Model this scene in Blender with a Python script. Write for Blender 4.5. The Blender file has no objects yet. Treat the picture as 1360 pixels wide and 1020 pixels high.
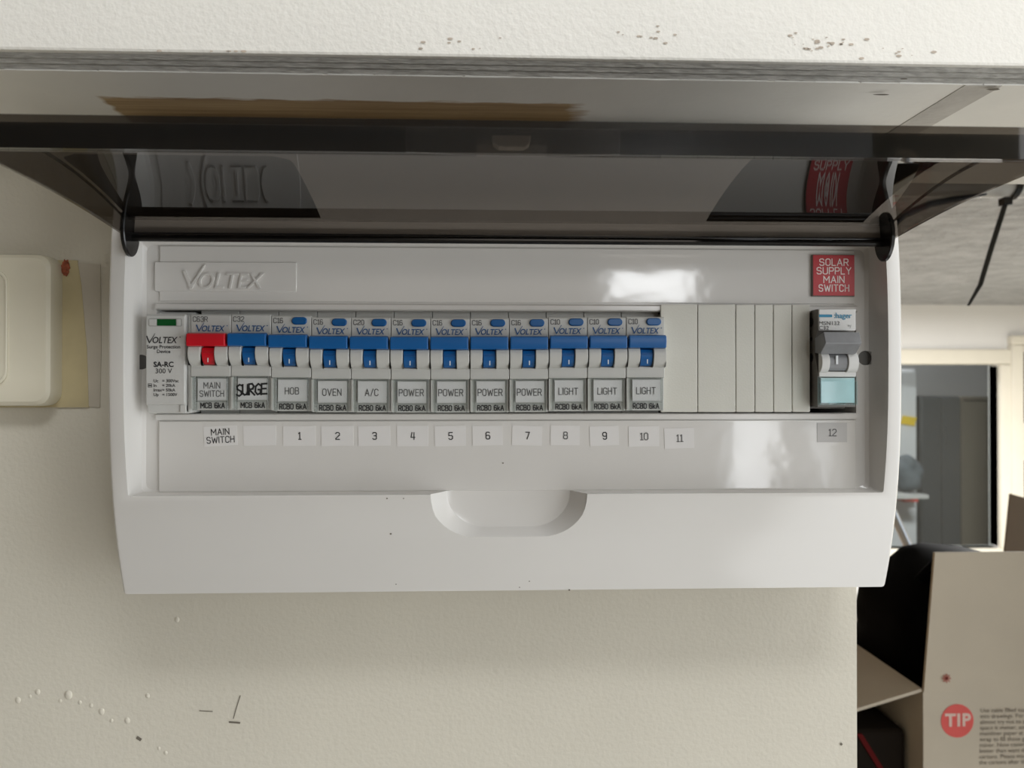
import bpy, bmesh, math, random
from mathutils import Vector, Matrix
random.seed(7)
PI = math.pi
S = bpy.context.scene
COL = S.collection

# ------------------------------------------------------------------ camera
FPX = 1030.0                       # focal length in pixels of the 1360 wide frame
CAM = Vector((0.0, -0.4065, 0.0))
YAW = math.atan(39 / FPX)          # looks slightly to the right of the wall normal
PIT = math.atan(7 / FPX)           # and a touch upwards
cd = bpy.data.cameras.new('camera')
cd.sensor_width = 36.0
cd.lens = FPX / 1360 * 36
cd.clip_start = 0.01
cd.dof.use_dof = True
cd.dof.focus_distance = 0.352
cd.dof.aperture_fstop = 17.0
cam = bpy.data.objects.new('camera', cd)
COL.objects.link(cam)
cam.location = CAM
cam.rotation_euler = (PI / 2 + PIT, 0, -YAW)
S.camera = cam

# ------------------------------------------------------------------ world, daylight, exposure
w = bpy.data.worlds.new('sky'); S.world = w; w.use_nodes = True
bg = w.node_tree.nodes['Background']
bg.inputs[0].default_value = (0.80, 0.90, 1.0, 1)
bg.inputs[1].default_value = 1.6
def area(name, loc, rot, sx, sy, power, col):
    l = bpy.data.lights.new(name, 'AREA'); l.shape = 'RECTANGLE'; l.size = sx; l.size_y = sy
    l.energy = power; l.color = col
    o = bpy.data.objects.new(name, l); COL.objects.link(o); o.location = loc; o.rotation_euler = rot
    return o
# daylight coming in at the two-pane window behind the photographer
area('daylight_rear_window', (2.35, -4.12, -0.15), (PI / 2, 0, 0), 0.8, 1.2, 12, (0.96, 0.98, 1.0))
area('daylight_rear_window_side_pane', (1.56, -4.12, -0.42), (PI / 2, 0, 0), 0.24, 0.62, 4.0, (0.98, 0.99, 1.0))
# daylight in the small high window beside the doorway
area('daylight_high_window', (0.98, -4.12, 0.68), (PI / 2, 0, 0), 0.46, 0.34, 8.0, (0.98, 0.99, 1.0))
# daylight in the wide side doorway close by on the right
area('daylight_side_door', (0.93, -0.76, -0.30), (PI / 2, 0, PI / 2), 0.95, 2.3, 15.5, (0.98, 0.99, 1.0))
# added light that brightens the small room behind the far window
area('inner_room_fill', (2.9, 5.9, 0.97), (0, 0, 0), 0.5, 0.3, 26, (1.0, 0.97, 0.93))
# unseen light added overhead to brighten the beam face
area('beam_fill_light', (0.25, -0.90, 0.955), (0, 0, 0), 0.6, 0.36, 8.5, (0.98, 0.99, 1.0))
# unseen lamp put in to light up the far room
area('far_room_fill', (2.6, 3.0, 0.55), (0, 0, 0), 0.5, 0.5, 195, (0.98, 0.97, 0.95))
S.view_settings.view_transform = 'Standard'
S.view_settings.look = 'None'
S.view_settings.gamma = 1.0
S.view_settings.use_curve_mapping = False
S.view_settings.exposure = -0.18

# ------------------------------------------------------------------ pixel -> point on a plane of the place
def ray(px, py):
    v = Vector(((px - 680) / FPX, 1.0, (510 - py) / FPX))
    v = Matrix.Rotation(PIT, 3, 'X') @ v
    return Matrix.Rotation(-YAW, 3, 'Z') @ v
def U(px, py, Y):
    r = ray(px, py); t = (Y - CAM.y) / r.y
    return Vector((CAM.x + r.x * t, Y, CAM.z + r.z * t))
def UX(px, py, Y): return U(px, py, Y).x
def UZ(px, py, Y): return U(px, py, Y).z

# ------------------------------------------------------------------ materials
M = {}
def nd(nt, t, **kw):
    n = nt.nodes.new(t)
    for k, v in kw.items(): setattr(n, k, v)
    return n
def mat(name, col, rough=0.5, var=0.06, vscale=60, bump=0.0, bscale=400, col2=None, spec=0.5, metal=0.0, coat=0.0, stretch=None, bdist=0.001):
    m = bpy.data.materials.new(name); m.use_nodes = True; nt = m.node_tree
    p = nt.nodes['Principled BSDF']
    p.inputs['Roughness'].default_value = rough
    p.inputs['Metallic'].default_value = metal
    p.inputs['Specular IOR Level'].default_value = spec
    p.inputs['Coat Weight'].default_value = coat
    tc = nd(nt, 'ShaderNodeTexCoord'); src = tc.outputs['Object']
    if stretch:
        mp = nd(nt, 'ShaderNodeMapping'); mp.inputs['Scale'].default_value = stretch
        nt.links.new(src, mp.inputs[0]); src = mp.outputs[0]
    n = nd(nt, 'ShaderNodeTexNoise'); n.inputs['Scale'].default_value = vscale; n.inputs['Detail'].default_value = 4
    nt.links.new(src, n.inputs['Vector'])
    cr = nd(nt, 'ShaderNodeValToRGB')
    c2 = col2 if col2 else tuple(c * (1 - var) for c in col)
    cr.color_ramp.elements[0].position = 0.35; cr.color_ramp.elements[1].position = 0.65
    cr.color_ramp.elements[0].color = (*c2, 1); cr.color_ramp.elements[1].color = (*col, 1)
    nt.links.new(n.outputs['Fac'], cr.inputs[0]); nt.links.new(cr.outputs[0], p.inputs['Base Color'])
    if bump > 0:
        b = nd(nt, 'ShaderNodeTexNoise'); b.inputs['Scale'].default_value = bscale; b.inputs['Detail'].default_value = 3
        nt.links.new(src, b.inputs['Vector'])
        bp = nd(nt, 'ShaderNodeBump'); bp.inputs['Strength'].default_value = bump; bp.inputs['Distance'].default_value = bdist
        nt.links.new(b.outputs['Fac'], bp.inputs['Height']); nt.links.new(bp.outputs[0], p.inputs['Normal'])
    M[name] = m
    return m
def clear(name, tint, ior=1.49, rough=0.03, refl=1.0):
    m = bpy.data.materials.new(name); m.use_nodes = True; nt = m.node_tree
    nt.nodes.remove(nt.nodes['Principled BSDF']); out = nt.nodes['Material Output']
    tr = nd(nt, 'ShaderNodeBsdfTransparent'); tr.inputs[0].default_value = (*tint, 1)
    gl = nd(nt, 'ShaderNodeBsdfGlossy'); gl.inputs['Roughness'].default_value = rough
    gl.inputs['Color'].default_value = (refl, refl, refl, 1)
    fr = nd(nt, 'ShaderNodeFresnel'); fr.inputs['IOR'].default_value = ior
    ge = nd(nt, 'ShaderNodeNewGeometry')
    inv = nd(nt, 'ShaderNodeMath', operation='SUBTRACT'); inv.inputs[0].default_value = 1.0
    nt.links.new(ge.outputs['Backfacing'], inv.inputs[1])
    mu = nd(nt, 'ShaderNodeMath', operation='MULTIPLY')
    nt.links.new(fr.outputs[0], mu.inputs[0]); nt.links.new(inv.outputs[0], mu.inputs[1])
    mx = nd(nt, 'ShaderNodeMixShader')
    nt.links.new(mu.outputs[0], mx.inputs[0]); nt.links.new(tr.outputs[0], mx.inputs[1]); nt.links.new(gl.outputs[0], mx.inputs[2])
    nt.links.new(mx.outputs[0], out.inputs['Surface'])
    M[name] = m
    return m
mat('wall_paint', (0.665, 0.628, 0.53), 0.55, 0.05, 9, 0.22, 420, bdist=0.0012)
mat('beam_paint', (0.88, 0.855, 0.785), 0.5, 0.03, 14, 0.24, 480, bdist=0.0012)
mat('ply_edge', (0.44, 0.425, 0.39), 0.7, 0.3, 150, 0.8, 260, stretch=(1, 6, 6), col2=(0.30, 0.29, 0.26), bdist=0.001)
mat('paint_bead', (0.80, 0.79, 0.75), 0.5)
mat('plaster_strip', (0.55, 0.52, 0.47), 0.7, 0.15, 70, 0.4, 300)
mat('board_white', (0.72, 0.703, 0.67), 0.16, 0.015, 20, 0.02, 25, spec=0.5)
mat('board_panel', (0.72, 0.703, 0.67), 0.08, 0.015, 20, 0.34, 26, spec=0.5)
mat('dark_inside', (0.02, 0.02, 0.02), 0.8)
mat('hole_grey', (0.16, 0.155, 0.145), 0.6)
mat('grey_body', (0.575, 0.575, 0.545), 0.38, 0.03, 80, 0.05, 1500)
mat('grey_body_dark', (0.36, 0.36, 0.34), 0.5)
mat('spd_grey', (0.60, 0.60, 0.575), 0.4, 0.03, 80, 0.05, 1500)
mat('cream_blank', (0.68, 0.67, 0.60), 0.5, 0.03, 60, 0.08, 1200)
mat('toggle_blue', (0.005, 0.115, 0.36), 0.32, 0.1, 50)
mat('toggle_red', (0.62, 0.008, 0.02), 0.32, 0.1, 50)
mat('button_blue', (0.006, 0.10, 0.30), 0.3)
mat('print_blue', (0.01, 0.09, 0.26), 0.5)
mat('print_black', (0.02, 0.02, 0.022), 0.6)
mat('print_grey', (0.12, 0.12, 0.12), 0.6)
mat('print_white', (0.75, 0.78, 0.8), 0.5)
mat('paper', (0.78, 0.765, 0.755), 0.55, 0.02, 90)
mat('paper_grey', (0.56, 0.55, 0.535), 0.6, 0.02, 90, spec=0.15)
mat('sticker_paper', (0.77, 0.755, 0.735), 0.6, 0.02, 90, spec=0.15)
mat('window_green', (0.004, 0.09, 0.02), 0.25)
mat('label_red', (0.52, 0.035, 0.045), 0.35, 0.12, 40)
mat('label_edge', (0.16, 0.13, 0.11), 0.6)
mat('engraved', (0.88, 0.78, 0.75), 0.6)
mat('hager_body', (0.70, 0.70, 0.68), 0.35, 0.03, 70)
mat('hager_side', (0.17, 0.16, 0.145), 0.5)
mat('hager_toggle', (0.25, 0.255, 0.265), 0.38, 0.08, 300, 0.05, 1500)
mat('hager_cyan', (0.01, 0.23, 0.40), 0.4)
mat('insert_blue', (0.70, 0.79, 0.80), 0.4, 0.1, 120)
mat('black_plastic', (0.008, 0.0075, 0.007), 0.22)
mat('latch_grey', (0.80, 0.79, 0.77), 0.3)
mat('lid_sticker', (0.30, 0.295, 0.29), 0.6)
mat('switch_cream', (0.80, 0.755, 0.61), 0.22, 0.05, 30, 0.04, 60)
mat('old_paint', (0.60, 0.51, 0.30), 0.45, 0.18, 35, 0.15, 120)
mat('old_plaster', (0.56, 0.51, 0.42), 0.6, 0.1, 35, 0.2, 120)
mat('rust_chip', (0.42, 0.11, 0.05), 0.8, 0.5, 500, 0.9, 700)
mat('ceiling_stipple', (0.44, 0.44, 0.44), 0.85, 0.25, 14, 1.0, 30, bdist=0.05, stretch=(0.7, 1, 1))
mat('far_wall', (0.80, 0.79, 0.77), 0.6, 0.02, 2)
mat('frame_cream', (0.74, 0.70, 0.60), 0.4, 0.03, 8)
mat('conduit', (0.78, 0.78, 0.76), 0.35)
mat('scuff_brown', (0.58, 0.49, 0.40), 0.8, 0.2, 300)
mat('garage_brick', (0.27, 0.19, 0.12), 0.8, 0.2, 8)
mat('floor_concrete', (0.58, 0.555, 0.50), 0.7, 0.12, 4, 0.2, 60)
mat('card', (0.60, 0.53, 0.42), 0.75, 0.05, 14, 0.1, 300)
mat('card_shade', (0.22, 0.165, 0.115), 0.8, 0.06, 14)  # card colour darkened to carry the shade on the box behind
mat('card_edge', (0.58, 0.50, 0.40), 0.8, 0.2, 200)
mat('tip_red', (0.78, 0.105, 0.09), 0.6)
mat('tip_letter', (0.80, 0.58, 0.50), 0.6)
mat('box_print', (0.20, 0.165, 0.125), 0.7)
mat('box_print_red', (0.42, 0.10, 0.07), 0.7)
mat('bag_black', (0.002, 0.002, 0.0022), 0.7, spec=0.04)
mat('flap_shade_brown', (0.012, 0.0085, 0.0055), 0.8, spec=0.1)  # near-black brown holding the shade under the box flap
mat('stripe_red', (0.10, 0.006, 0.006), 0.7, spec=0.1)
mat('alu', (0.72, 0.73, 0.75), 0.3, 0.03, 30, metal=0.6)
mat('wood_top', (0.42, 0.28, 0.16), 0.5, 0.2, 20, stretch=(1, 8, 8))
mat('cabinet_grey', (0.055, 0.062, 0.07), 0.4)
mat('cabinet_brown', (0.13, 0.115, 0.09), 0.5)
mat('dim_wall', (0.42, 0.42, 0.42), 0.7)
mat('yellow', (0.85, 0.60, 0.03), 0.5)
mat('red_item', (0.60, 0.07, 0.06), 0.5)
mat('white_item', (0.75, 0.76, 0.78), 0.5)
mat('slate_cloth', (0.10, 0.12, 0.14), 0.8, 0.3, 12)
mat('pane_dark', (0.006, 0.007, 0.006), 0.15)
mat('grime', (0.16, 0.14, 0.11), 0.9)
clear('smoked', (0.41, 0.385, 0.36), 1.5, 0.025)
clear('smoked_thin', (0.85, 0.83, 0.81), 1.5, 0.025)
clear('clear_cover', (0.955, 0.965, 0.965), 1.33, 0.03)
clear('cover_edge', (0.87, 0.885, 0.88), 1.5, 0.10)
clear('cyan_cover', (0.89, 0.965, 0.97), 1.5, 0.06)
clear('window_glass', (0.86, 0.88, 0.88), 1.5, 0.03)

# soffit paint with a strip of bare old timber: a wear mark with its own outline
def soffit_mat():
    m = mat('soffit_paint', (0.83, 0.805, 0.74), 0.6, 0.06, 20, 0.15, 300)
    nt = m.node_tree; p = nt.nodes['Principled BSDF']
    base = p.inputs['Base Color'].links[0].from_socket
    tc = nd(nt, 'ShaderNodeTexCoord'); sp = nd(nt, 'ShaderNodeSeparateXYZ'); nt.links.new(tc.outputs['Object'], sp.inputs[0])
    n = nd(nt, 'ShaderNodeTexNoise'); n.inputs['Scale'].default_value = 160; n.inputs['Detail'].default_value = 5
    mp = nd(nt, 'ShaderNodeMapping'); mp.inputs['Scale'].default_value = (0.35, 1.4, 1); nt.links.new(tc.outputs['Object'], mp.inputs[0]); nt.links.new(mp.outputs[0], n.inputs['Vector'])
    def edge(sock, lo, sign, amp, soft):
        a = nd(nt, 'ShaderNodeMath', operation='MULTIPLY_ADD'); nt.links.new(n.outputs['Fac'], a.inputs[0]); a.inputs[1].default_value = amp; a.inputs[2].default_value = -amp / 2
        b = nd(nt, 'ShaderNodeMath', operation='ADD'); nt.links.new(sock, b.inputs[0]); nt.links.new(a.outputs[0], b.inputs[1])
        r = nd(nt, 'ShaderNodeMapRange'); nt.links.new(b.outputs[0], r.inputs[0])
        r.inputs[1].default_value = lo - sign * soft; r.inputs[2].default_value = lo + sign * soft
        return r.outputs[0]
    x0 = (140 - 641) * 0.335 / FPX; x1 = (770 - 641) * 0.335 / FPX
    e = [edge(sp.outputs[0], x0, 1, 0.005, 0.0012), edge(sp.outputs[0], x1, -1, 0.02, 0.004), edge(sp.outputs[1], -0.0715, 1, 0.009, 0.0012), edge(sp.outputs[1], -0.040, -1, 0.004, 0.001)]
    cur = e[0]
    for s in e[1:]:
        k = nd(nt, 'ShaderNodeMath', operation='MULTIPLY'); nt.links.new(cur, k.inputs[0]); nt.links.new(s, k.inputs[1]); cur = k.outputs[0]
    wn = nd(nt, 'ShaderNodeTexNoise'); wn.inputs['Scale'].default_value = 120
    wm = nd(nt, 'ShaderNodeMapping'); wm.inputs['Scale'].default_value = (0.12, 3, 1); nt.links.new(tc.outputs['Object'], wm.inputs[0]); nt.links.new(wm.outputs[0], wn.inputs['Vector'])
    wr = nd(nt, 'ShaderNodeValToRGB'); wr.color_ramp.elements[0].position = 0.3; wr.color_ramp.elements[1].position = 0.7
    wr.color_ramp.elements[0].color = (0.30, 0.19, 0.085, 1); wr.color_ramp.elements[1].color = (0.46, 0.32, 0.16, 1)
    nt.links.new(wn.outputs['Fac'], wr.inputs[0])
    mx = nd(nt, 'ShaderNodeMix', data_type='RGBA')
    nt.links.new(cur, mx.inputs[0]); nt.links.new(base, mx.inputs[6]); nt.links.new(wr.outputs[0], mx.inputs[7])
    nt.links.new(mx.outputs[2], p.inputs['Base Color'])
soffit_mat()

# ------------------------------------------------------------------ mesh helpers
def box(bm, x0, x1, y0, y1, z0, z1, bev=0.0, seg=2):
    r = bmesh.ops.create_cube(bm, size=1.0)
    vs = r['verts']
    for v in vs:
        v.co = Vector((x0 + (v.co.x + .5) * (x1 - x0), y0 + (v.co.y + .5) * (y1 - y0), z0 + (v.co.z + .5) * (z1 - z0)))
    if bev > 0:
        es = list({e for v in vs for e in v.link_edges})
        bmesh.ops.bevel(bm, geom=es, offset=bev, segments=seg, profile=0.5, affect='EDGES')
def prism(bm, prof, x0, x1, axis='X', bev=0.0, seg=2):
    """closed profile extruded along an axis; profile (y,z) for X, (x,z) for Y, (x,y) for Z"""
    def P(a, b, t):
        return (t, a, b) if axis == 'X' else ((a, t, b) if axis == 'Y' else (a, b, t))
    A = [bm.verts.new(P(a, b, x0)) for a, b in prof]; B = [bm.verts.new(P(a, b, x1)) for a, b in prof]
    n = len(prof); fs = [bm.faces.new(A), bm.faces.new(B[::-1])]
    for i in range(n):
        fs.append(bm.faces.new((A[i], B[i], B[(i + 1) % n], A[(i + 1) % n])))
    bmesh.ops.recalc_face_normals(bm, faces=fs)
    if bev > 0:
        es = [e for f in fs[:2] for e in f.edges]
        bmesh.ops.bevel(bm, geom=es, offset=bev, segments=seg, profile=0.5, affect='EDGES')
    return fs
def loft(bm, loops, caps=True):
    rings = [[bm.verts.new(p) for p in L] for L in loops]; fs = []
    n = len(rings[0])
    for a, b in zip(rings, rings[1:]):
        for i in range(n):
            fs.append(bm.faces.new((a[i], a[(i + 1) % n], b[(i + 1) % n], b[i])))
    if caps:
        fs.append(bm.faces.new(rings[0][::-1])); fs.append(bm.faces.new(rings[-1]))
    bmesh.ops.recalc_face_normals(bm, faces=fs)
def tube(bm, pts, r, n=10, caps=True):
    pts = [Vector(p) for p in pts]; rings = []
    for i, p in enumerate(pts):
        t = (pts[min(i + 1, len(pts) - 1)] - pts[max(i - 1, 0)]).normalized()
        ref = Vector((0, 0, 1)) if abs(t.z) < 0.9 else Vector((1, 0, 0))
        a = t.cross(ref).normalized(); b = t.cross(a).normalized()
        rr = r[i] if isinstance(r, (list, tuple)) else r
        rings.append([p + rr * (math.cos(2 * PI * k / n) * a + math.sin(2 * PI * k / n) * b) for k in range(n)])
    loft(bm, rings, caps)
def rrect(x0, x1, z0, z1, r, n=5):
    out = []
    for cx, cz, a0 in ((x1 - r, z1 - r, 0), (x0 + r, z1 - r, PI / 2), (x0 + r, z0 + r, PI), (x1 - r, z0 + r, 1.5 * PI)):
        for k in range(n + 1):
            a = a0 + PI / 2 * k / n
            out.append((cx + r * math.cos(a), cz + r * math.sin(a)))
    return out
def chain_loc(p):
    v = Vector((0, 0, 0))
    while p is not None:
        v += p.location; p = p.parent
    return v
def mesh_of(bm, name, m, angle=20):
    me = bpy.data.meshes.new(name)
    bm.to_mesh(me); bm.free()
    me.materials.append(M[m])
    me.polygons.foreach_set('use_smooth', [True] * len(me.polygons))
    me.set_sharp_from_angle(angle=math.radians(angle))
    return me
def link(name, me, parent=None):
    o = bpy.data.objects.new(name, me); COL.objects.link(o)
    if parent is not None: o.parent = parent
    return o
def obj(name, bm, m, parent=None, world=True, angle=20):
    """one mesh object; with world=True the bmesh is in world space and is moved into the parent's frame"""
    if parent is not None and world:
        bmesh.ops.translate(bm, verts=bm.verts, vec=-chain_loc(parent))
    return link(name, mesh_of(bm, name, m, angle), parent)
def tag(o, label=None, cat=None, group=None, kind=None):
    if label: o['label'] = label
    if cat: o['category'] = cat
    if group: o['group'] = group
    if kind: o['kind'] = kind
    return o
def thing(name, label, cat, loc=(0, 0, 0), group=None):
    o = bpy.data.objects.new(name, None); COL.objects.link(o); o.location = loc
    o.empty_display_size = 0.01
    return tag(o, label, cat, group)
def centre(o):
    """move a world-built top-level mesh's origin to the centre of its base"""
    me = o.data; xs = [v.co for v in me.vertices]
    c = Vector(((min(v.x for v in xs) + max(v.x for v in xs)) / 2, (min(v.y for v in xs) + max(v.y for v in xs)) / 2, min(v.z for v in xs)))
    me.transform(Matrix.Translation(-c)); o.location = c
    return o
def boolean(bm_a, cutters):
    """difference on a temporary object, returned as a bmesh"""
    tmp = []
    me = bpy.data.meshes.new('t'); bm_a.to_mesh(me); bm_a.free()
    o = bpy.data.objects.new('t', me); COL.objects.link(o); tmp.append(o)
    for c in cutters:
        mc = bpy.data.meshes.new('c'); c.to_mesh(mc); c.free()
        oc = bpy.data.objects.new('c', mc); COL.objects.link(oc); tmp.append(oc)
        md = o.modifiers.new('b', 'BOOLEAN'); md.operation = 'DIFFERENCE'; md.solver = 'EXACT'; md.object = oc
    bpy.context.view_layer.update()
    dg = bpy.context.evaluated_depsgraph_get()
    res = bpy.data.meshes.new_from_object(o.evaluated_get(dg))
    bm = bmesh.new(); bm.from_mesh(res)
    for t in tmp: bpy.data.objects.remove(t, do_unlink=True)
    bpy.data.meshes.remove(res)
    return bm

# ------------------------------------------------------------------ lettering
def O_(w=.56, c=.16): return [(c, 0), (w - c, 0), (w, c), (w, 1 - c), (w - c, 1), (c, 1), (0, 1 - c), (0, c), (c, 0)]
G = {
 'A': (.62, [[(0, 0), (.31, 1), (.62, 0)], [(.11, .33), (.51, .33)]]),
 'B': (.54, [[(0, 0), (0, 1), (.4, 1), (.5, .88), (.5, .63), (.4, .53), (0, .53)], [(.4, .53), (.54, .4), (.54, .12), (.42, 0), (0, 0)]]),
 'C': (.54, [[(.54, .8), (.54, .86), (.4, 1), (.15, 1), (0, .85), (0, .15), (.15, 0), (.4, 0), (.54, .14), (.54, .2)]]),
 'E': (.48, [[(.48, 1), (0, 1), (0, 0), (.48, 0)], [(0, .52), (.42, .52)]]),
 'G': (.56, [[(.55, .8), (.54, .86), (.4, 1), (.15, 1), (0, .85), (0, .15), (.15, 0), (.4, 0), (.56, .14), (.56, .46), (.3, .46)]]),
 'H': (.56, [[(0, 0), (0, 1)], [(.56, 0), (.56, 1)], [(0, .52), (.56, .52)]]),
 'I': (.0, [[(0, 0), (0, 1)]]),
 'J': (.4, [[(.4, 1), (.4, .14), (.28, 0), (.1, 0), (0, .12)]]),
 'K': (.54, [[(0, 0), (0, 1)], [(.52, 1), (0, .42)], [(.17, .58), (.54, 0)]]),
 'L': (.44, [[(0, 1), (0, 0), (.44, 0)]]),
 'M': (.70, [[(0, 0), (0, 1), (.35, .36), (.70, 1), (.70, 0)]]),
 'N': (.58, [[(0, 0), (0, 1), (.58, 0), (.58, 1)]]),
 'O': (.56, [O_()]),
 'P': (.52, [[(0, 0), (0, 1), (.4, 1), (.52, .88), (.52, .58), (.4, .46), (0, .46)]]),
 'R': (.54, [[(0, 0), (0, 1), (.4, 1), (.52, .88), (.52, .6), (.4, .48), (0, .48)], [(.3, .48), (.54, 0)]]),
 'S': (.54, [[(.52, .84), (.4, 1), (.13, 1), (0, .88), (0, .64), (.12, .53), (.42, .48), (.54, .36), (.54, .12), (.42, 0), (.12, 0), (0, .16)]]),
 'T': (.56, [[(0, 1), (.56, 1)], [(.28, 1), (.28, 0)]]),
 'U': (.56, [[(0, 1), (0, .15), (.15, 0), (.41, 0), (.56, .15), (.56, 1)]]),
 'V': (.60, [[(0, 1), (.30, 0), (.60, 1)]]),
 'W': (.86, [[(0, 1), (.21, 0), (.43, .8), (.65, 0), (.86, 1)]]),
 'X': (.58, [[(0, 0), (.58, 1)], [(0, 1), (.58, 0)]]),
 'Y': (.58, [[(0, 1), (.29, .48), (.58, 1)], [(.29, .48), (.29, 0)]]),
 '/': (.40, [[(0, -.05), (.40, 1.05)]]),
 '-': (.34, [[(0, .48), (.34, .48)]]),
 '0': (.50, [O_(.5)]),
 '1': (.26, [[(0, .86), (.16, 1), (.16, 0)], [(0, 0), (.32, 0)]]),
 '2': (.50, [[(0, .84), (.12, 1), (.38, 1), (.5, .88), (.5, .62), (0, .12), (0, 0), (.5, 0)]]),
 '3': (.50, [[(0, .86), (.12, 1), (.38, 1), (.5, .88), (.5, .64), (.38, .53), (.18, .53)], [(.38, .53), (.5, .42), (.5, .12), (.38, 0), (.12, 0), (0, .14)]]),
 '4': (.52, [[(.40, 0), (.40, 1)], [(.12, 1), (0, .3), (.52, .3)]]),
 '5': (.50, [[(.48, 1), (.03, 1), (0, .55), (.36, .58), (.5, .46), (.5, .14), (.36, 0), (.12, 0), (0, .14)]]),
 '6': (.50, [[(.46, .9), (.36, 1), (.12, 1), (0, .86), (0, .12), (.12, 0), (.38, 0), (.5, .12), (.5, .42), (.38, .55), (.1, .55), (0, .46)]]),
 '7': (.50, [[(0, 1), (.5, 1), (.2, 0)]]),
 '8': (.52, [[(.13, .54), (.03, .64), (.03, .9), (.14, 1), (.38, 1), (.49, .9), (.49, .64), (.39, .54), (.13, .54), (0, .42), (0, .12), (.13, 0), (.39, 0), (.52, .12), (.52, .42), (.39, .54)]]),
 '9': (.50, [[(.04, .1), (.14, 0), (.38, 0), (.5, .14), (.5, .88), (.38, 1), (.12, 1), (0, .88), (0, .58), (.12, .45), (.4, .45), (.5, .54)]]),
 'k': (.44, [[(0, 0), (0, 1)], [(.40, .66), (0, .3)], [(.14, .42), (.44, 0)]]),
}
_rk = [0]
def ribbon(bm, pts, t, y):
    """flat stroke in the x-z plane facing -y"""
    for (x0, z0), (x1, z1) in zip(pts, pts[1:]):
        d = Vector((x1 - x0, z1 - z0)); L = d.length
        if L < 1e-9: continue
        _rk[0] = (_rk[0] + 1) % 40; y -= 1.2e-6
        d /= L; e = d * t * .42; n = Vector((-d.y, d.x)) * t * .5
        c = [(x0 - e.x + n.x, z0 - e.y + n.y), (x0 - e.x - n.x, z0 - e.y - n.y), (x1 + e.x - n.x, z1 + e.y - n.y), (x1 + e.x + n.x, z1 + e.y + n.y)]
        bm.faces.new([bm.verts.new((a, y, b)) for a, b in c])
def strokes(bm, txt, cx, cz, h, t=.13, wx=1.0, gap=.26, y=0.0, align='C', space=.34, shear=0.0):
    ws = [G[c][0] * wx if c != ' ' else space for c in txt]
    W = sum(ws) + gap * (len(txt) - 1)
    x = {'C': -W / 2, 'L': 0, 'R': -W}[align]
    for c, wd in zip(txt, ws):
        if c != ' ':
            for pl in G[c][1]:
                ribbon(bm, [(cx + (x + px * wx + shear * pz) * h, cz + (pz - .5) * h) for px, pz in pl], t * h, y)
        x += wd + gap
def bfont(bm, txt, cx, cz, size, y=0.0, shear=0.0, align='CENTER', xs=1.0, bold=0.0, extrude=0.0, spacing=1.0):
    cu = bpy.data.curves.new('f', 'FONT'); cu.body = txt; cu.size = 1.0; cu.shear = shear
    cu.align_x = align; cu.align_y = 'CENTER'; cu.offset = bold; cu.extrude = extrude; cu.resolution_u = 3; cu.space_character = spacing
    o = bpy.data.objects.new('f', cu); COL.objects.link(o)
    bpy.context.view_layer.update()
    me = bpy.data.meshes.new_from_object(o.evaluated_get(bpy.context.evaluated_depsgraph_get()))
    me.transform(Matrix(((size * xs, 0, 0, cx), (0, 0, -size, y), (0, size, 0, cz), (0, 0, 0, 1))))
    bm.from_mesh(me)
    bpy.data.objects.remove(o, do_unlink=True); bpy.data.curves.remove(cu); bpy.data.meshes.remove(me)
def tapered(bm, p, q, t0, t1, y, y2=None):
    p = Vector(p); q = Vector(q); d = (q - p).normalized(); n = Vector((-d.y, d.x))
    c = [p + n * t0 / 2, p - n * t0 / 2, q - n * t1 / 2, q + n * t1 / 2]
    if y2 is None:
        bm.faces.new([bm.verts.new((a.x, y, a.y)) for a in c])
    else:
        prism(bm, [(a.x, a.y) for a in c], y, y2, 'Y')
def logo(bm, cx, cz, W, y, dot=True, y2=None):
    """tick-shaped V followed by OLTEX; W is the whole width"""
    h = W * .19
    x0 = cx - W / 2
    V0 = (x0, cz + h * .62); V1 = (x0 + W * .085, cz - h * .52); V2 = (x0 + W * .25, cz + h * 1.02)
    tapered(bm, V0, V1, W * .038, W * .034, y, y2)
    tapered(bm, (V1[0] - W * .006, V1[1] + h * .03), V2, W * .034, W * .012, y - 3e-5, y2)
    word = bmesh.new()
    bfont(word, 'OLTEX', 0, 0, 1.0, 0, 0.22, 'LEFT', 1.0, 0.016 if y2 is None else 0.0, 0.0 if y2 is None else .5)
    xs = [v.co.x for v in word.verts]; zs = [v.co.z for v in word.verts]
    wx = W * (.74 if dot else .80); sx = wx / (max(xs) - min(xs)); sz = h * 1.02 / (max(zs) - min(zs))
    for v in word.verts:
        d = y if y2 is None else (y + (y2 - y) * (v.co.y + .5))
        v.co = Vector((x0 + W * .175 + (v.co.x - min(xs)) * sx, d, cz - h * .53 + (v.co.z - min(zs)) * sz))
    t = bpy.data.meshes.new('t'); word.to_mesh(t); word.free(); bm.from_mesh(t); bpy.data.meshes.remove(t)
    if dot:
        r = W * .018
        bm.faces.new([bm.verts.new((cx + W * .485 + r * math.cos(a), y, cz + h * .45 + r * math.sin(a))) for a in [k * PI / 4 for k in range(8)]])

# ------------------------------------------------------------------ depths of the place (wall surface = 0, camera side negative)
Y_FACE, Y_FLOOR, Y_BLANK, Y_RIM = -0.056, -0.048, -0.0475, -0.062
FLOOR_Z = -1.6
SOF = 0.1245                                  # soffit height above the lens
X_END = UX(1138, 900, 0.0)                    # free end of the wall
CEIL2 = UZ(1280, 405, 5.0)

# ------------------------------------------------------------------ setting
def struct(name, bm, m, label, cat=None, parent=None):
    o = obj(name, bm, m, parent)
    if parent is None: tag(o, label, cat or name.split('_')[0], kind='structure')
    return o
bm = bmesh.new(); box(bm, -2.6, X_END, 0.0, 0.10, FLOOR_Z, 0.124)
wall_f = struct('wall_front', bm, 'wall_paint', 'cream painted wall that carries the white distribution board', 'wall')
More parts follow.
